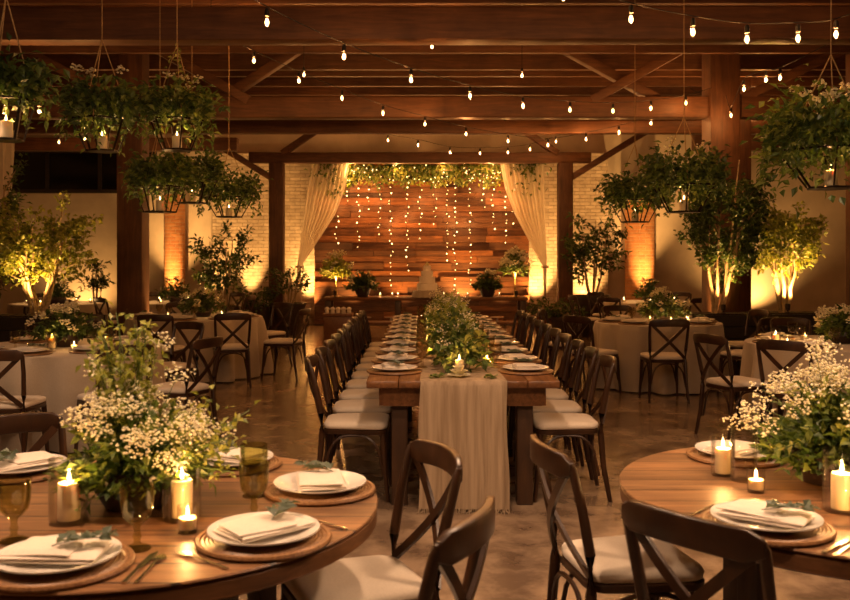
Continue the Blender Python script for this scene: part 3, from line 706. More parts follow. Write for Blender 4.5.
# garland
t = thing('floral_garland', 'thick garland of greenery and white blossom down the middle of the long table', 'garland', (TX, 0, TZ+.006))
lf, l2, gm, sm = MB(), MB(), MB(), MB()
y = TY0+.42
while y < TY1-.25:
    big = 1.0+.25*sin(y*2.1); h = (.30 if y < 8.6 else .25)*big; c = Vector((R.uniform(-.03, .03), y, .05))
    grow(c, 17, .24, h, 9, .062, .040, .05, leafm=lf, stem=sm)
    grow(c, 9, .22, h*1.12, 7, .06, .036, 0, leafm=l2, stem=sm, start=.35)
    for k in range(60):
        a = R.uniform(0, 6.28); q = R.random()*.17; lf.leaf(Vector((q*cos(a), y+R.uniform(-.13, .13), R.uniform(.01, h*.6))), rv(1)+Vector((cos(a), 0, .1)), R.uniform(.05, .08), .045, R.uniform(-1, 1))
    for k in range(4):
        tip = c+Vector((R.gauss(0, .085), R.uniform(-.12, .12), R.uniform(.35, 1.08)*h)); gyp(gm, sm, c, tip, 22, .055, .0062)
    y += .225
lf.build('foliage', M_LEAF, t, smooth=False); l2.build('young_leaves', M_LEAFY, t, smooth=False); sm.build('stems', M_STEM, t); gm.build('blossoms', M_GYP, t)
for dx, dy, w in ((-.02, TY0+.15, 'white rose lying at the near end of the garland'), ):
    o = rose_mesh(.06).build('rose', M_GYP); o.location = (TX+dx-.0, dy+.0, TZ+.045); tag(o, w, 'flower')
p = on(455, 372, TZ); ware('hurricane_tall', hurricane_maker(.045, .18), 'glass cylinder with a candle at the near end of the long table garland', (p.x+.02, TY0+.235, TZ+.006))
candle('pillar_b', .027, .085, 'lit candle in glass at the near end of the long table garland', (p.x+.02, TY0+.235, TZ+.015))
for k, (dx, yy) in enumerate(((-.19, 6.6), (.2, 6.2), (-.2, 7.7), (.2, 7.4), (-.19, 8.8), (.19, 8.6), (-.19, 9.9), (.2, 9.8))):
    votive('small lit votive, %s of those along the %s flank of the garland' % (ORD[k//2], 'left' if dx < 0 else 'right'), (TX+dx, yy, TZ+.006), 'votives along the garland')
o = MB()
for k in range(14): o.leaf(Vector((R.uniform(-.03, .03), R.uniform(-.03, .03), .004)), rv(1)*Vector((1, 1, .4)), .05, .035, R.uniform(-.5, .5), .15)
o = o.build('leaf_sprig', M_LEAF, smooth=False); o.location = (TX+.17, TY0+.1, TZ+.012); tag(o, 'loose green sprig on the runner right of the white rose', 'sprig')
o = dup(o, 'loose green sprig on the runner left of the white rose', (TX-.17, TY0+.10, TZ+.012), 1.2)
# ------------------------------------------------------------------ linen tables
TABA, TABB, TABC, TABD = (-3.1, 7.75, .82), (-2.92, 11.7, .85), (2.84, 10.75, .73), (3.80, 8.1, .82)
cloth_table(*TABA, 'round table under linen at the left, behind the goblet table', 'pale linen cloth to the floor over the left table behind the goblet table', 1)
cloth_table(*TABB, 'round table under linen before the brick pilaster', 'pale linen cloth to the floor over the table before the left pilaster', 2)
cloth_table(*TABC, 'round table under linen with one chair square in front', 'pale linen cloth to the floor over the table with a chair square in front', 3)
cloth_table(*TABD, 'round table under linen at the right edge, before the planter trees', 'pale linen cloth to the floor over the table at the right edge', 4)
dress(*TABA, 'the linen table behind the goblet table', (0, 1, 2, 3, 5, 7)); dress(*TABB, 'the linen table before the left pilaster', (0, 1, 2, 3, 6, 7))
dress(*TABC, 'the linen table right of the long table', (0, 1, 2, 3, 5, 6, 7)); dress(*TABD, 'the linen table at the right edge', (0, 6, 7, 5))
def low_flowers(x, y, label, rad=.3, hgt=.36, z=.757, leaf=None, n=34): 
    return bouquet('flower_arrangement', label, (x, y, z), rad, hgt, n, 9, .075, .045, 16, 24, .05, .0095, leaf or M_LEAFD, M_LEAF, bowl_vase(.12, .11), roses=5)
low_flowers(TABA[0]+.05, TABA[1], 'white flower and greenery centrepiece on the linen table behind the goblet table', .33, .36)
low_flowers(TABB[0]+.1, TABB[1], 'white flower and greenery centrepiece on the linen table before the left pilaster', .36, .36)
low_flowers(TABC[0]+.08, TABC[1], 'white flower and greenery centrepiece on the table with a chair square in front', .38, .38)
low_flowers(TABD[0]-.02, TABD[1]-.05, 'white flower centrepiece on the linen table at the right edge', .26, .34, leaf=M_LEAF)
def cz(px, py, tab, label, kind, dz=.757):
    p = on(px, py, .757); d = Vector((p.x-tab[0], p.y-tab[1]))
    if d.length > tab[2]-.1: d *= (tab[2]-.1)/d.length
    q = (tab[0]+d.x, tab[1]+d.y, dz)
    if kind == 'v': votive(label, q, 'votives on the linen tables')
    else:
        ware('hurricane_small', hurricane_maker(.041, .14), label.replace('lit pillar candle left of the flowers', 'glass candle cylinder left of flowers'), q); candle('pillar_b', .027, .085, label, (q[0], q[1], q[2]+.009))
cz(52, 349, TABA, 'lit pillar candle left of the flowers on the linen table behind the goblet table', 'p')
cz(74, 350, TABA, 'lit votive right before the flowers on the linen table behind the goblet table', 'v')
cz(107, 341, TABA, 'lit votive right of the flowers on the linen table behind the goblet table', 'v')
cz(168, 318, TABB, 'lit votive left of the flowers on the table before the left pilaster', 'v')
cz(222, 318, TABB, 'lit votive right of the flowers on the table before the left pilaster', 'v')
cz(671, 323, TABC, 'lit votive in front of the flowers on the table with a chair in front', 'v')
cz(688, 323, TABC, 'lit votive front right of the flowers on the table with a chair in front', 'v')
cz(650, 322, TABC, 'lit votive left of the flowers on the table with a chair in front', 'v')
cz(752, 346, TABD, 'lit pillar candle left of the flowers on the linen table at the right edge', 'p')
cz(766, 348, TABD, 'lit votive beside a pillar candle on the linen table at the right edge', 'v')
cz(805, 340, TABD, 'lit votive left against the flowers on the table at the right edge', 'v')
# far tables
for (x, y, nm, sd) in ((-6.1, 15.2, 'beyond the lit tree', 5), (-4.25, 15.6, 'behind the dark post', 6), (4.0, 15.7, 'before the right pilaster', 7)):
    cloth_table(x, y, .78, 'far round table under linen '+nm, 'pale linen cloth over the far table '+nm, sd)
    bouquet('flower_arrangement', 'dark greenery centrepiece on the far table '+nm, (x, y, .757), .34, .42, 26, 8, .085, .05, 7, 16, .05, .012, M_LEAFD, None, bowl_vase(.12, .11))
    for k in range(6):
        a = k*1.05+.3; votive('lit votive %s of the far table %s' % (['at the right', 'at the back right', 'at the back left', 'at the left', 'at the front left', 'at the front right'][k], nm), (x+.5*cos(a), y+.5*sin(a), .757), 'votives on the far tables')
    for k, a in enumerate((-2.3, -1.2, -.2, 3.3, .9, 2.1)):
        if (sd, k) in ((5, 2), (6, 3)): continue
        chair(x+1.12*cos(a), y+1.12*sin(a), x, y, 'dark cross-back chair %s of the far table %s' % (['at the front left', 'at the front right', 'at the right', 'at the left', 'at the back right', 'at the back left'][k], nm), 'chairs at the far tables')
# chairs at the linen tables
def ch(x, y, tab, label):
    for T in (TABA, TABB, TABC, TABD):
        v = Vector((x-T[0], y-T[1])); q = T[2]+.375
        if v.length < q: v *= q/v.length; x, y = T[0]+v.x, T[1]+v.y
    chair(x, y, tab[0], tab[1], 'dark cross-back chair '+label)
ch(-3.0, 6.6, (-3.05, 7.7), 'square in front of the linen table behind the goblet table'); ch(-2.35, 6.85, TABA, 'at the front right of the linen table behind the goblet table')
ch(-1.96, 7.32, TABA, 'at the right of the linen table behind the goblet table'); ch(-3.35, 8.85, TABA, 'at the back of the linen table behind the goblet table')
ch(-2.5, 8.68, TABA, 'at the back right of the linen table behind the goblet table')
ch(-2.28, 10.75, (-2.5, 11.7), 'square in front of the table before the left pilaster'); ch(-1.85, 11.45, TABB, 'at the right of the linen table before the left pilaster')
ch(-2.98, 10.62, TABB, 'at the front of the table before the left pilaster'); ch(-3.72, 10.9, TABB, 'at the front left of the table before the left pilaster')
ch(-2.2, 12.55, TABB, 'at the back right of the table before the left pilaster'); ch(-3.3, 12.65, TABB, 'at the back of the table before the left pilaster')
ch(2.62, 9.71, (2.64, 10.7), 'standing square in front of its linen table, whole back visible'); ch(2.02, 10.15, TABC, 'at the left of the table behind the long table chairs')
ch(1.86, 11.05, TABC, 'at the back left of the table behind the long table chairs'); ch(3.55, 9.98, TABC, 'at the front right of the table with a chair square in front')
ch(3.85, 11.0, TABC, 'at the right of the table with a chair square in front'); ch(2.7, 11.75, TABC, 'at the back of the table with a chair square in front')
ch(2.84, 7.72, TABD, 'side-on at the left of the linen table at the right edge'); ch(3.02, 7.22, TABD, 'with broad rail, front left of the linen table at the right edge')
ch(3.62, 7.06, TABD, 'at the front of the linen table at the right edge'); ch(3.9, 9.2, TABD, 'at the back of the linen table at the right edge'); ch(4.75, 9.0, TABD, 'at the back right of the linen table at the right edge')
# ------------------------------------------------------------------ planter and potted trees
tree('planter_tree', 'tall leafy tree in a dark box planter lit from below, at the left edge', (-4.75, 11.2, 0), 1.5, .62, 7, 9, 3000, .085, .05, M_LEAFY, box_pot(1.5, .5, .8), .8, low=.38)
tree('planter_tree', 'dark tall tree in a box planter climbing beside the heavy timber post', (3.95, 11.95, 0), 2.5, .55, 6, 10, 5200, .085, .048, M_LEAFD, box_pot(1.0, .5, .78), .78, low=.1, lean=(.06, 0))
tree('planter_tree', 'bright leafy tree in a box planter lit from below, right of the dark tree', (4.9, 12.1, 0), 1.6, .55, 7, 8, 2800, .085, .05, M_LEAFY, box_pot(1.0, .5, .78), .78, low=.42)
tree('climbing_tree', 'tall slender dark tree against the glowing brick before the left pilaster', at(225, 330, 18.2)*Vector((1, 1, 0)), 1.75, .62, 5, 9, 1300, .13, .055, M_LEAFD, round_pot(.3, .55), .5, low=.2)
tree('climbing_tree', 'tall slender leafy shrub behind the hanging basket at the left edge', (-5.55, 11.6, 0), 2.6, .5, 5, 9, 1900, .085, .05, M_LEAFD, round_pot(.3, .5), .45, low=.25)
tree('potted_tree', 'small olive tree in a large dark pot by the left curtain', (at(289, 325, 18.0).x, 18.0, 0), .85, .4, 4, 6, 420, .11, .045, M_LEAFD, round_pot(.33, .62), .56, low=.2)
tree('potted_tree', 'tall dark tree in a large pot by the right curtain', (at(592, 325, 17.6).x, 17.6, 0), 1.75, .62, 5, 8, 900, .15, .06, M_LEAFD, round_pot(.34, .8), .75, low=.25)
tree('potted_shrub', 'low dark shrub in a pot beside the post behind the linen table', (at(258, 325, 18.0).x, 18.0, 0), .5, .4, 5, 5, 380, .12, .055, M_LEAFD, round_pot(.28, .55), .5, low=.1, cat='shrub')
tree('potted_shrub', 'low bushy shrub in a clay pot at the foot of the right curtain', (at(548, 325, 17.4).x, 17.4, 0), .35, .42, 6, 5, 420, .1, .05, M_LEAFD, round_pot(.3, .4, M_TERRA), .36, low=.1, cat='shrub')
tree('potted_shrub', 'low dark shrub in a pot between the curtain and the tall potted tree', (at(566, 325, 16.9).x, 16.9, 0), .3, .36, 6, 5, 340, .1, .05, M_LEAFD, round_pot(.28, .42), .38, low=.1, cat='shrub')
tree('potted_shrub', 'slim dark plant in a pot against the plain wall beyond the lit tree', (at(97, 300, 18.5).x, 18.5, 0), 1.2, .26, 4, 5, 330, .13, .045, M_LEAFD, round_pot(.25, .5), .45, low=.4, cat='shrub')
# ------------------------------------------------------------------ cake table scene
CY = 17.0
def cx(px, d=CY): return (px-VX)/F*d
x0, x1 = cx(325), cx(526); ct = thing('dessert_table', 'long rustic wooden table in front of the plank wall, bearing the cake', 'table', ((x0+x1)/2, CY, 0)); hw2 = (x1-x0)/2; CZ = .79
m = MB()
for i in range(3): m.box((0, -.22+.22*i, CZ-.03), (2*hw2, .215, .06))
m.build('tabletop', W_LONG, ct, bevel=.005, seg=1); MB().box((0, 0, .30), (2*hw2-.3, .5, .04)).build('shelf', W_LONG, ct)
for x in (-hw2+.08, cx(398)-(x0+x1)/2, cx(452)-(x0+x1)/2, hw2-.08):
    for yy in (-.24, .24): MB().box((x, yy, .365), (.11, .08, .73)).build('leg', W_LEG, ct, bevel=.006)
def px_on_table(px, dy=0): return (cx(px), CY+dy, CZ)
bouquet('tall_arrangement', 'tall green and white arrangement on a brass stand, left end of the cake table', px_on_table(336), .34, .85, 46, 9, .11, .055, 16, 12, .07, .018, M_LEAFY, None, stand_vase(.42, .12))
bouquet('tall_arrangement', 'tall white arrangement on a brass stand, right end of the cake table', px_on_table(515), .34, .90, 34, 9, .10, .05, 34, 14, .07, .02, M_LEAF, None, stand_vase(.46, .12))
bouquet('low_arrangement', 'rounded dark green arrangement with white blooms between the tall one and the cake', px_on_table(363, -.1), .33, .48, 44, 9, .10, .055, 10, 10, .06, .02, M_LEAFD, None, bowl_vase(.15, .2))
bouquet('low_arrangement', 'rounded dark green arrangement with white blooms right of the cake', px_on_table(487, -.1), .33, .48, 44, 9, .10, .055, 12, 10, .06, .02, M_LEAFD, None, bowl_vase(.15, .2))
t = thing('cake_stand', 'white pedestal cake stand with ruffled skirt in the middle of the cake table', 'cake stand', px_on_table(427, -.18))
MB().lathe([(0, 0), (.14, 0), (.15, .01), (.05, .03), (.04, .06), (.05, .09), (.25, .105), (.255, .12), (0, .12)], 32).build('pedestal', M_CHINA, t)
MB().lathe([(.252, .125), (.262, .12), (.275, .06), (.285, .0), (.28, .0), (.268, .06), (.25, .115)], 72, mod=lambda th, r, z: 1+.05*sin(14*th)*(.12-z)/.12).build('skirt', M_LINEN, t)
t = thing('wedding_cake', 'tiered white wedding cake topped with a small flower', 'cake', (cx(427), CY-.18, CZ+.127)); z = 0
for k, (r, h) in enumerate(((.19, .13), (.15, .12), (.11, .11), (.07, .1))):
    MB().lathe([(0, z), (r, z), (r+.008, z+.008), (r, z+.018), (r, z+h-.008), (r-.008, z+h), (0, z+h)], 36, mod=lambda th, q, zz: 1+.008*sin(24*th)).build('tier', M_FROST, t); z += h
rose_mesh(.05, Vector((0, 0, z+.03))).build('topper', M_GYP, t)
for px, h, kind, w in ((380, .1, 'v', 'left of the cake beside the dark round arrangement'), (392, .1, 'v', 'just left of the cake stand'), (398, .1, 'v', 'nearest the cake stand on its left'), (444, .1, 'v', 'just right of the cake stand'), (458, .1, 'v', 'midway between the cake and the right round arrangement'), (468, .1, 'v', 'left of the right round arrangement'), (500, .1, 'v', 'between the right round and tall arrangements')):
    votive('lit votive on the cake table '+w, px_on_table(px, .14), 'votives on the cake table')
t = thing('wooden_chest', 'low wooden chest on the floor under the left end of the cake table', 'chest', (cx(338, 16.4), 16.45, 0))
MB().box((0, 0, .24), (.5, .34, .44)).build('body', W_LONG, t, bevel=.008); MB().box((0, 0, .485), (.54, .38, .05)).build('lid', W_LONG, t, bevel=.008)
for s in (-1, 1): MB().box((s*.2, 0, .01), (.06, .3, .02)).build('foot', W_LEG, t)
for k in range(5):
    def mk(): return tag(MB().lathe([(0, 0), (.035, 0), (.04, .01), (.036, .06), (.05, .075), (.04, .1), (.02, .115), (0, .12)], 14).build('cupcake', M_FROST), None, 'cake')
    place('cupcake', mk, 'small iced cake, %s in the line on the wooden chest' % ORD[k], (cx(338, 16.4)-.2+.1*k, 16.42, .51), 0, 'iced cakes on the chest')
for k in range(6):
    def mk2(): return tag(MB().lathe([(0, 0), (.05, 0), (.055, .006), (.02, .02), (.02, .07), (.13, .08), (.132, .09), (0, .09)], 20).build('dessert_plate', M_CHINA), None, 'plate')
    place('dessert_plate', mk2, 'footed white dessert dish, %s from the left on the cake table shelf' % ORD[k], (x0+.75+.5*k, CY-.05, .322), 0, 'dessert dishes on the shelf')
# ------------------------------------------------------------------ curtains, garland, fairy lights
def curtain(sign, label):
    D = 19.35; xs = lambda px: (px-VX)/F*D; zs = lambda py: HC-(py-VY)/F*D; m = MB(); nu, nv = 70, 40; vs = []
    if sign < 0: out0, out1, in0 = 311, 297, 350; curve = [(0, 350), (.25, 345), (.5, 335), (.75, 318), (1, 301)]
    else: out0, out1, in0 = 544, 547, 500; curve = [(0, 500), (.25, 505), (.5, 515), (.75, 529), (1, 543)]
    def inner(v):
        for (a, p), (b, q) in zip(curve, curve[1:]):
            if v <= b: s = (v-a)/(b-a); return p+(q-p)*s
        return curve[-1][1]
    rows = nv+16
    for k in range(rows+1):
        if k <= nv: v = k/nv; py = 162+(267-162)*v; a, b = out0+(out1-out0)*v, inner(v); am = .06*(1-v)+.035*v
        else: v = 1; w = (k-nv)/(rows-nv); py = 267+(322-267)*w; a, b = out1-1.5*w, inner(1)+1.5*w; am = .035
        for i in range(nu+1):
            u = i/nu; sag = (1-abs(2*u-1))*0; vs.append((xs(a+(b-a)*u), D+am*sin(u*2*pi*9+.7*sin(3*v))+.02*sin(u*31), zs(py)+(.0 if k else .02*sin(u*50))))
    m.add(vs, [(k*(nu+1)+i, k*(nu+1)+i+1, (k+1)*(nu+1)+i+1, (k+1)*(nu+1)+i) for k in range(rows) for i in range(nu)])
    t = thing('curtain', label, 'curtain', (0, 0, 0)); m.build('drape', M_SHEER, t)
    q = MB(); px = (out1+inner(1))/2; w = abs(inner(1)-out1)/2+1; c = Vector((xs(px), D, zs(267)))
    q.tube([c+Vector((cos(a*pi/10)*w*D/F, sin(a*pi/10)*.07, 0)) for a in range(21)], .022, 6); q.build('tieback', M_ROPE, t)
    return t
curtain(-1, 'sheer cream curtain swept aside at the left of the plank wall'); curtain(1, 'sheer cream curtain swept aside at the right of the plank wall')
m = MB(); vs = []; nu, nv = 30, 30
for k in range(nv+1):
    v = k/nv; wd = .62*(1-v)**.7+.10; zz = 3.45-v*2.1
    for i in range(nu+1): u = i/nu; vs.append((-6.45+wd*(u-.5)+.1*v, 13.6+.05*sin(u*30+v), zz))
m.add(vs, [(k*(nu+1)+i, k*(nu+1)+i+1, (k+1)*(nu+1)+i+1, (k+1)*(nu+1)+i) for k in range(nv) for i in range(nu)])
tag(m.build('curtain', M_SHEER), 'gathered cream drape glimpsed at the left edge behind the tall tree', 'curtain')
MB_rod = MB().tube([(-2.5, 19.35, 3.60-.03), (2.8, 19.35, 3.57)], .018, 8); tag(MB_rod.build('curtain_rod', M_METAL), 'dark rod under the far beam carrying the curtains', 'rod')
t = thing('hanging_garland', 'leafy green garland with lights along the top of the plank wall', 'garland', (0, 19.75, 3.45)); lf = MB(); l2 = MB(); sm = MB()
sm.tube([(-2.3+.46*i, 0, .02*sin(i)) for i in range(11)], .02, 6)
for i in range(1500):
    x = R.uniform(-1.85, 1.8); q = R.random()**1.7; lf.leaf(Vector((x, R.uniform(-.18, .18), .12-q*.50*(.55+.45*sin(x*5)**2))), rv(1)+Vector((0, 0, -.6)), R.uniform(.08, .14), R.uniform(.045, .07), R.uniform(-1, 1))
for i in range(600):
    x = R.uniform(-1.85, 1.8); q = R.random()**1.5; l2.leaf(Vector((x, R.uniform(-.2, .1), .1-q*.42)), rv(1)+Vector((0, 0, -.6)), R.uniform(.07, .12), R.uniform(.04, .06), R.uniform(-1, 1))
for cx0, n in ((-1.95, 260), (2.28, 260)):
    for i in range(n): q = R.random(); lf.leaf(Vector((cx0+R.gauss(0, .18), R.uniform(-.55, -.1), .16-q*q*.75)), rv(1)+Vector((0, 0, -.6)), R.uniform(.08, .14), R.uniform(.045, .07), R.uniform(-1, 1))
lf.build('foliage', M_LEAF, t, smooth=False); l2.build('young_leaves', M_LEAFY, t, smooth=False); sm.build('stem', M_BARK, t)
fb = MB(); fb.blob((0, 0, 0), .012); FME = fb.mesh('light_bulb', M_FAIRY)
for x in (-1.5, -.5, .5, 1.5): lamp('POINT', 'garland_light', 6.0, WARM, t, (x, -.32, -.05), .010)
for i in range(70): o = obj('light_bulb', FME, t); o.location = (R.uniform(-1.9, 1.9), R.uniform(-.26, -.1), R.uniform(-.3, .14)); o.scale = (.8,)*3
STR = [(337, 248), (347, 205), (358, 250), (369, 212), (380, 238), (391, 288), (407, 272), (420, 240), (435, 226), (447, 262), (455, 292), (470, 288), (483, 210), (493, 232), (506, 246), (514, 225)]
for k, (px, py) in enumerate(STR):
    D = 20.0; x = (px-VX)/F*D; z1 = HC-(py-VY)/F*D; z0 = 3.5
    t = thing('fairy_light_strand', 'vertical strand of tiny warm lights, %s from the left on the plank wall' % ORD[k], 'string lights', (x, D, z0), 0, 'fairy light strands on the plank wall')
    pts = [(.02*sin(i*.9+k), .012*cos(i*1.3+k), -(z0-z1)*i/24) for i in range(25)]; MB().tube(pts, .003, 4).build('wire', M_CABLE, t)
    n = int((z0-z1)/.125)
    for i in range(n):
        u = (i+.5)/n; o = obj('light_bulb', FME, t); o.location = (.02*sin(u*24*.9+k)+R.uniform(-.03, .03), -.02+.012*cos(u*24*1.3+k), -(z0-z1)*u+R.uniform(-.045, .045)); s = R.choice([.6, .8, 1.0, 1.3]); o.scale = (s, s, s)
    lamp('POINT', 'strand_light', 3.0, WARM, t, (0, -.12, -(z0-z1)*.45), .010)
# ------------------------------------------------------------------ bulbs
def bulb_meshes():
    g = MB().lathe([(.011, 0), (.013, -.010), (.018, -.025), (.025, -.043), (.027, -.056), (.024, -.070), (.016, -.080), (0, -.084)], 16).mesh('bulb', M_GLASS)
    s = MB().lathe([(0, .05), (.008, .05), (.014, .042), (.017, .03), (.017, -.004), (.012, -.006), (0, -.006)], 12).mesh('socket', M_CABLE); return g, s, MB().lathe([(0, -.018), (.008, -.024), (.014, -.042), (.014, -.054), (.008, -.066), (0, -.070)], 12).mesh('filament', M_BULB)
BM, SM, FM = bulb_meshes()
def spline(P, n=8):
    out = []
    for i in range(len(P)-1):
        p0, p1, p2, p3 = P[max(i-1, 0)], P[i], P[i+1], P[min(i+2, len(P)-1)]
        for k in range(n):
            t = k/n; out.append(.5*((2*p1)+(p2-p0)*t+(2*p0-5*p1+4*p2-p3)*t*t+(3*p1-p0-3*p2+p3)*t**3))
    return out+[P[-1]]
def string(label, pts, ends=True, e=1.0):
    """pts: px, py, depth of each bulb (first/last are the cable's anchors)"""
    P = [at(x, y, d)+Vector((0, 0, .12)) for x, y, d in pts]; t = thing('string_lights', label, 'string lights', P[0], 0, 'string lights under the ceiling')
    MB().tube([p-P[0] for p in spline(P)], .004, 6).build('cable', M_CABLE, t)
    for p in P[1:-1]:
        b = obj('bulb', BM, t); b.location = p-P[0]+Vector((0, 0, -.062)); obj('socket', SM, b); obj('filament', FM, b)
        lamp('POINT', 'bulb_light', K_BULB*e, WARM, t, p-P[0]+Vector((0, 0, -.108)), .010)
string('nearest string of bulbs sagging across the upper right toward the basket', [(455, -55, 6.0), (563, -2, 6.0), (631, 21, 6.0), (693, 34, 6.0), (747, 41, 6.0), (798, 40, 6.1), (836, 36, 6.2), (905, 10, 6.4)])
string('long string of bulbs running diagonally from upper left across the long table', [(170, -30, 5.2), (267, 24, 6.2), (344, 58, 7.2), (411, 81, 8.2), (470, 97, 9.2), (523, 107, 10.1), (570, 111, 10.9), (613, 112, 11.5), (651, 109, 12.0), (686, 104, 12.4), (712, 96, 12.7)])
string('second string of bulbs crossing the hall behind the nearest overhead beam', [(150, 20, 8.6), (211, 43, 9.0), (254, 62, 9.6), (299, 82, 10.2), (342, 99, 11.0), (383, 114, 11.8), (425, 125, 12.4), (466, 135, 13.2), (508, 142, 13.9), (548, 146, 14.3), (586, 140, 14.2), (619, 133, 14.0), (651, 124, 13.6), (668, 117, 13.3), (700, 104, 13.05)])
string('farthest string of bulbs sagging just above the curtain beam', [(305, 112, 14.7), (330, 124, 15.0), (358, 133, 15.5), (388, 141, 16.0), (418, 146, 16.4), (450, 153, 16.9), (480, 154, 17.2), (508, 153, 17.5), (530, 150, 17.8), (556, 142, 18.2), (600, 128, 18.6)])
string('short string of bulbs climbing right from the heavy post', [(726, 104, 12.5), (731, 116, 12.3), (744, 90, 10.4), (766, 81, 9.9), (780, 79, 9.6), (830, 55, 9.0)])
string('short string of bulbs behind the heavy post above the plain wall', [(690, 96, 14.2), (707, 101, 13.9), (757, 95, 13.9), (756, 108, 14.4), (759, 128, 15.6), (790, 120, 16.0)])
string('string of bulbs over the linen tables at the left edge', [(-40, 85, 8.6), (5, 104, 8.6), (39, 112, 8.7), (80, 110, 8.8), (120, 98, 9.0)])
string('dim distant string of bulbs near the dark strip window', [(10, 130, 15.8), (59, 143, 15.4), (85, 140, 15.4), (140, 128, 15.2), (215, 118, 15.0)])
def make_shade():  # out-of-frame lamp, added to brighten the foreground
    t = thing('added_pendant', '', 'lamp'); MB().lathe([(.03, .16), (.05, .15), (.17, .02), (.175, 0), (.165, 0), (.045, .135), (0, .14)], 32).build('shade', M_METAL, t)
    MB().lathe([(0, .03), (.03, .04), (.04, .07), (.03, .1), (0, .12)], 16).build('bulb', M_LENS, t); MB().tube([(0, 0, .15), (0, 0, 1.9)], .005, 6).build('cord', M_CABLE, t)
    lamp('SPOT', 'added_fill_light', K_FRONT, FRONT, t, (0, 0, .02), .09, (0, 0, 0), spot_size=radians(150), spot_blend=.7); return t
for x, y, w in ((-1.3, 2.3, 'goblet table at the left'), (1.6, 2.5, 'nearest right table'), (.2, 4.2, 'near end of the long table'), (-3.2, 4.6, 'aisle at the left'), (3.4, 4.6, 'aisle at the right')):
    place('shade', make_shade, 'added shaded pendant lamp over the '+w, (x, y, 2.72 if y < 4 else 2.95), 0, 'added shaded pendant lamps')
# unseen string of bulbs, added above the frame to light the front tables
def added_string(label, P, e):
    P = [Vector(p) for p in P]; t = thing('string_lights', label, 'string lights', P[0], 0, 'string lights under the ceiling')
    MB().tube([p-P[0] for p in spline(P)], .004, 6).build('cable', M_CABLE, t)
    for p in P[1:-1]:
        b = obj('bulb', BM, t); b.location = p-P[0]+Vector((0, 0, -.062)); obj('socket', SM, b); obj('filament', FM, b); lamp('POINT', 'bulb_light', K_BULB*e, FRONT, t, p-P[0]+Vector((0, 0, -.108)), .010)
added_string('added string of bulbs above the front tables, over the camera', [(-4, 1.6, 3.9)]+[(-3+.85*i, 1.9+.1*i, 3.05+.06*(i-3.5)**2*.5) for i in range(8)]+[(4.2, 2.8, 3.9)], 2.4)
for k, (px, py, d, w) in enumerate(((432, 47, 10.2, 'centre of the hall above the nearest string'), (522, 76, 11.2, 'above the right half of the long table'), (304, 75, 11.0, 'above the left chairs of the long table'), (505, 124, 15.6, 'in front of the curtain beam'), (211, 40, 9.6, 'near the left end of the broad beam'))):
    p = at(px, py, d); t = thing('pendant_bulb', 'bare pendant bulb on a cord, '+w, 'lamp', p, 0, 'bare pendant bulbs')
    MB().tube([(0, 0, .1), (0, 0, 4.58-p.z)], .004, 5).build('cord', M_CABLE, t); b = obj('bulb', BM, t); b.location = (0, 0, .05); s = obj('socket', SM, b); obj('filament', FM, b)
    lamp('POINT', 'bulb_light', K_BULB*1.3, WARM, t, (0, 0, .002), .010)
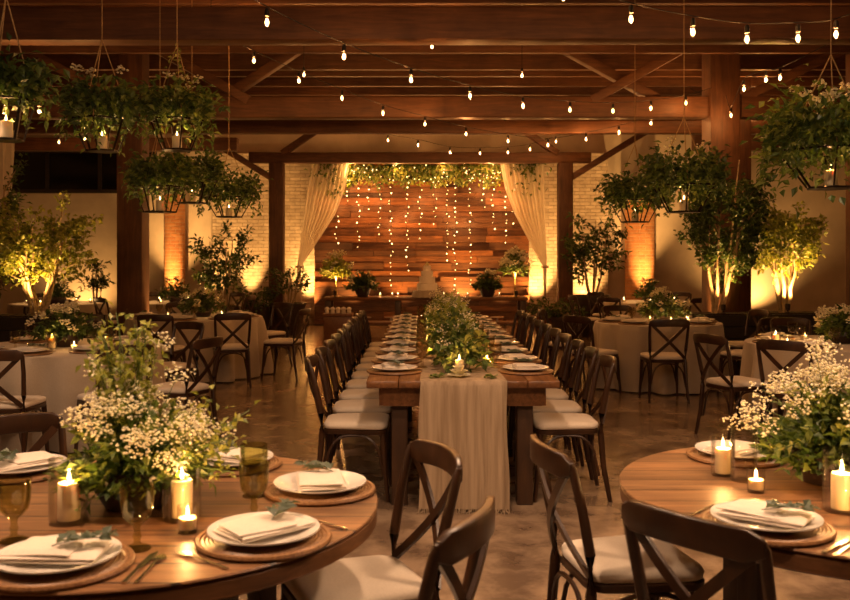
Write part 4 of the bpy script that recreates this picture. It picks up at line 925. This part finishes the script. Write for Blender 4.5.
# ------------------------------------------------------------------ hanging baskets
def basket(px, pyb, d, label, clabel, rt=.30, rb=.14, hc=.22, lush=1.0, flowers=0, ptop=None, leaf=None, e=1.0, twoc=0):
    p = at(px, pyb, d); t = thing('hanging_basket', label, 'hanging basket', p, R.uniform(0, 1)); m = MB()
    top = [Vector((rt*cos(k*pi/3), rt*sin(k*pi/3), hc)) for k in range(6)]; bot = [Vector((rb*cos(k*pi/3), rb*sin(k*pi/3), 0)) for k in range(6)]
    for k in range(6): m.bar(top[k], top[(k+1) % 6], .012, .012); m.bar(bot[k], bot[(k+1) % 6], .012, .012); m.bar(bot[k], top[k], .010, .010)
    m.build('cage', M_METAL, t); MB().lathe([(0, -.006), (rb*.95, -.006), (rb*.98, .0), (rb*.95, .004), (0, .004)], 24).build('tray', M_METAL, t)
    ap = Vector((0, 0, hc+.58)); 
    for k in (0, 2, 4): MB().tube([top[k], top[k].lerp(ap, .5)+rv(.006), ap], .004, 5).build('rope', M_ROPE, t)
    if twoc:
        v = MB()
        for k in (0, 2, 4):
            for i in range(26): v.leaf(top[k].lerp(ap, R.random())+rv(.012), rv(1), .04, .025, R.uniform(-1, 1))
        v.build('vine', M_LEAFY, t, smooth=False)
    zt2 = (ptop if ptop else 4.34)-p.z; MB().tube([ap, (0, 0, zt2)], .004, 5).build('hanging_rope', M_ROPE, t)
    lf, l2, gm, sm = MB(), MB(), MB(), MB(); n = int(1500*lush)
    for i in range(n):
        a = R.uniform(0, 2*pi); q = R.gauss(-.01, .062); r = rt*.92+q; zz = hc+.115+R.gauss(0, .075)*lush**.5
        if R.random() < .07: zz -= R.random()*.20
        dd = Vector((cos(a), sin(a), R.uniform(-1.2, .9)))+rv(.8)
        (lf if i % 3 else l2).leaf(Vector((r*cos(a), r*sin(a), zz)), dd, R.uniform(.045, .085), R.uniform(.025, .045), R.uniform(-1, 1))
    for k in range(int(9*lush)):
        a = R.uniform(0, 6.28); L = R.uniform(.08, .22); q = rt+.04; pts = [Vector((q*cos(a), q*sin(a), hc+.05)), Vector(((q+.05)*cos(a), (q+.05)*sin(a), hc-L*.5)), Vector(((q+.03)*cos(a), (q+.03)*sin(a), hc-L))]; l2.tube(pts, .002, 4)
        for i in range(12): u = i/11; c = pts[0].lerp(pts[1], u*2) if u < .5 else pts[1].lerp(pts[2], u*2-1); l2.leaf(c, rv(1)+Vector((0, 0, -.7)), .05, .026, R.uniform(-1, 1))
    for k in range(flowers):
        a = R.uniform(0, 6.28); tip = Vector((rt*R.uniform(.3, .9)*cos(a), rt*R.uniform(.3, .9)*sin(a), hc+R.uniform(.2, .36))); tip.z += .07; gyp(gm, l2, Vector((rt*.6*cos(a), rt*.6*sin(a), hc)), tip, 22, .045, .010)
    lf.build('foliage', leaf or M_LEAFD, t, smooth=False); l2.build('trailing_leaves', M_LEAF, t, smooth=False)
    if sm.v: sm.build('stems', M_STEM, t)
    if gm.v: gm.build('blossoms', M_GYP, t)
    candle('pillar_c', .036, .10, clabel, (p.x, p.y, p.z+.005), None, 1.5)
    return t
basket(831, 188, 5.4, 'large hanging basket of greenery and white blossom at the upper right edge', 'lit pillar candle in the basket at the upper right edge', rt=.31, lush=1.8, flowers=16, leaf=M_LEAF)
basket(684, 212, 7.6, 'hanging basket of greenery before the heavy post', 'lit pillar candle in the basket before the heavy post', rt=.27, lush=1.1, flowers=5)
basket(635, 222, 9.3, 'smaller dark hanging basket behind the one before the heavy post', 'lit pillar candle in the smaller dark basket near the right pilaster', rt=.26, lush=1.0)
basket(6, 140, 5.0, 'hanging basket of dark greenery cut by the left edge', 'lit pillar candle in the basket cut by the left edge', rt=.15, rb=.09, lush=.6)
basket(102, 151, 6.4, 'hanging wreath basket on a long rope, highest at the upper left', 'lit pillar candle in the highest basket at the upper left', rt=.20, rb=.11, lush=.8, flowers=3)
basket(177, 150, 6.8, 'hanging basket with green-twined ropes, right of the highest one', 'lit pillar candle in the basket with green-twined ropes', rt=.20, rb=.11, lush=.8, flowers=4, leaf=M_LEAF, twoc=1)
basket(160, 212, 8.0, 'dark hanging basket below and behind the upper two', 'lit pillar candle in the dark basket below the upper two', rt=.22, lush=.75)
basket(192, 203, 8.9, 'dark hanging basket right of the dark post', 'lit pillar candle in the dark basket right of the dark post', rt=.24, lush=.9)
basket(229, 217, 10.3, 'farthest hanging basket, above the tree on the glowing brick', 'lit pillar candle in the farthest basket', rt=.27, lush=1.0)
# ------------------------------------------------------------------ uplights
def uplight(x, y, label, e, aim, size=70, blend=.9, z=0.0):
    t = thing('uplight', label, 'lamp', (x, y, z), 0, 'floor uplights'); t.scale = (.7,)*3 if z else (1, 1, 1); d = Vector(aim)-Vector((x, y, z+.12))
    MB().lathe([(0, 0), (.05, 0), (.05, .012), (.015, .018), (.015, .05), (0, .05)], 16).build('base', M_METAL, t)
    q = d.to_track_quat('-Z', 'Y'); hd = MB().lathe([(0, -.05), (.04, -.05), (.045, .0), (.045, .06), (.040, .06), (.040, .045), (0, .045)], 16).build('lamp_head', M_METAL, t)
    hd.location = (0, 0, .1); hd.rotation_euler = d.to_track_quat('Z', 'Y').to_euler()
    ln = MB().lathe([(0, .046), (.039, .046), (.039, .048), (0, .049)], 16).build('lens', M_LENS, hd)
    lamp('SPOT', 'uplight_beam', e*K_UP, UP, t, Vector((0, 0, .1))+d.normalized()*.07, .03, q.to_euler(), spot_size=radians(size), spot_blend=blend)
uplight(at(307, 325, 20).x, 20.05, 'floor uplight at the brick left of the plank wall', 190, (at(307, 325, 20).x, 20.5, 3))
uplight(at(538, 325, 20).x, 20.05, 'floor uplight at the brick right of the plank wall', 200, (at(538, 325, 20).x, 20.5, 3))
uplight(-5.58, 19.75, 'floor uplight at the left round brick pilaster', 190, (-5.58, 20.35, 3), 60)
uplight(5.0, 19.6, 'floor uplight at the right round brick pilaster', 230, (5.0, 20.2, 3), 60)
uplight(-4.55, 20.1, 'floor uplight left of the dark tree on the glowing brick', 150, (-4.55, 20.6, 3), 45)
uplight(-3.85, 20.1, 'floor uplight right of the dark tree on the glowing brick', 150, (-3.85, 20.6, 3), 45)
uplight(3.75, 20.1, 'floor uplight behind the tall potted tree', 120, (3.75, 20.7, 3), 70)
uplight(-4.75, 10.85, 'uplight on the planter edge of the left lit tree', 48, (-4.75, 11.35, 2.2), 95, .9, .815)
uplight(-4.5, 18.6, 'floor uplight in front of the slender dark tree', 60, (-3.9, 18.4, 2.5), 80)
uplight(3.95, 11.72, 'uplight on the planter of the dark tree by the post', 34, (4.05, 12.1, 2.5), 90, .9, .80)
uplight(4.85, 11.87, 'uplight on the planter of the bright tree', 60, (4.95, 12.2, 2.0), 95, .9, .80)
for k, px in enumerate((350, 405, 462, 505)): uplight(at(px, 300, 19.7).x, 19.75, 'floor lamp at the foot of the plank wall, %s from the left' % ORD[k], (60, 45, 150, 45)[k], (at(px, 300, 19.7).x, 20.35, 2.2), 85)
uplight(-4.11+.28, 13.2, 'floor uplight behind the dark timber post', 60, (-4.0, 13.0, 3), 50)
uplight(4.0, 12.55, 'floor uplight at the foot of the heavy post', 60, (4.2, 12.7, 3.2), 50)
uplight(cx(336), CY-.22, 'small added uplight under the tall arrangement at the left end of the cake table', 16, (cx(336), CY+.05, 1.6), 100, .9, CZ)  # added lamp, stands in for light inside the vase
uplight(cx(515), CY-.22, 'small added uplight under the tall arrangement at the right end of the cake table', 12, (cx(515), CY+.05, 1.6), 100, .9, CZ)  # lamp added to brighten the right-hand arrangement
uplight(7.5, 19.9, 'floor uplight on the plain wall beyond the bright tree', 90, (7.5, 20.7, 2.6), 120)
uplight(-7.6, 19.9, 'floor uplight on the plain wall under the strip window', 35, (-7.6, 20.7, 2.0), 130)
# ------------------------------------------------------------------ world, camera, colour
w = bpy.data.worlds.new('hall'); S.world = w; w.use_nodes = True; w.node_tree.nodes['Background'].inputs[0].default_value = (.02, .012, .006, 1); w.node_tree.nodes['Background'].inputs[1].default_value = .3
cam = bpy.data.cameras.new('camera'); co = bpy.data.objects.new('camera', cam); COL.objects.link(co); S.camera = co
co.location = (0, 0, HC); co.rotation_euler = (pi/2, 0, 0); cam.sensor_width = 36; cam.lens = F*36/850
cam.shift_x = (425-VX)/850; cam.shift_y = (VY-300)/850; cam.clip_start = .05; cam.clip_end = 100
cam.dof.use_dof = True; cam.dof.focus_distance = 6.2; cam.dof.aperture_fstop = 4.5
vs = S.view_settings; vs.view_transform = 'Standard'; vs.look = 'None'; vs.gamma = 1; vs.use_curve_mapping = False; vs.exposure = 1.38
c = S.cycles; c.use_denoising = True; c.max_bounces = 8; c.diffuse_bounces = 4; c.glossy_bounces = 3; c.transparent_max_bounces = 24; c.sample_clamp_indirect = 4; c.use_light_tree = True; c.caustics_reflective = False; c.caustics_refractive = False
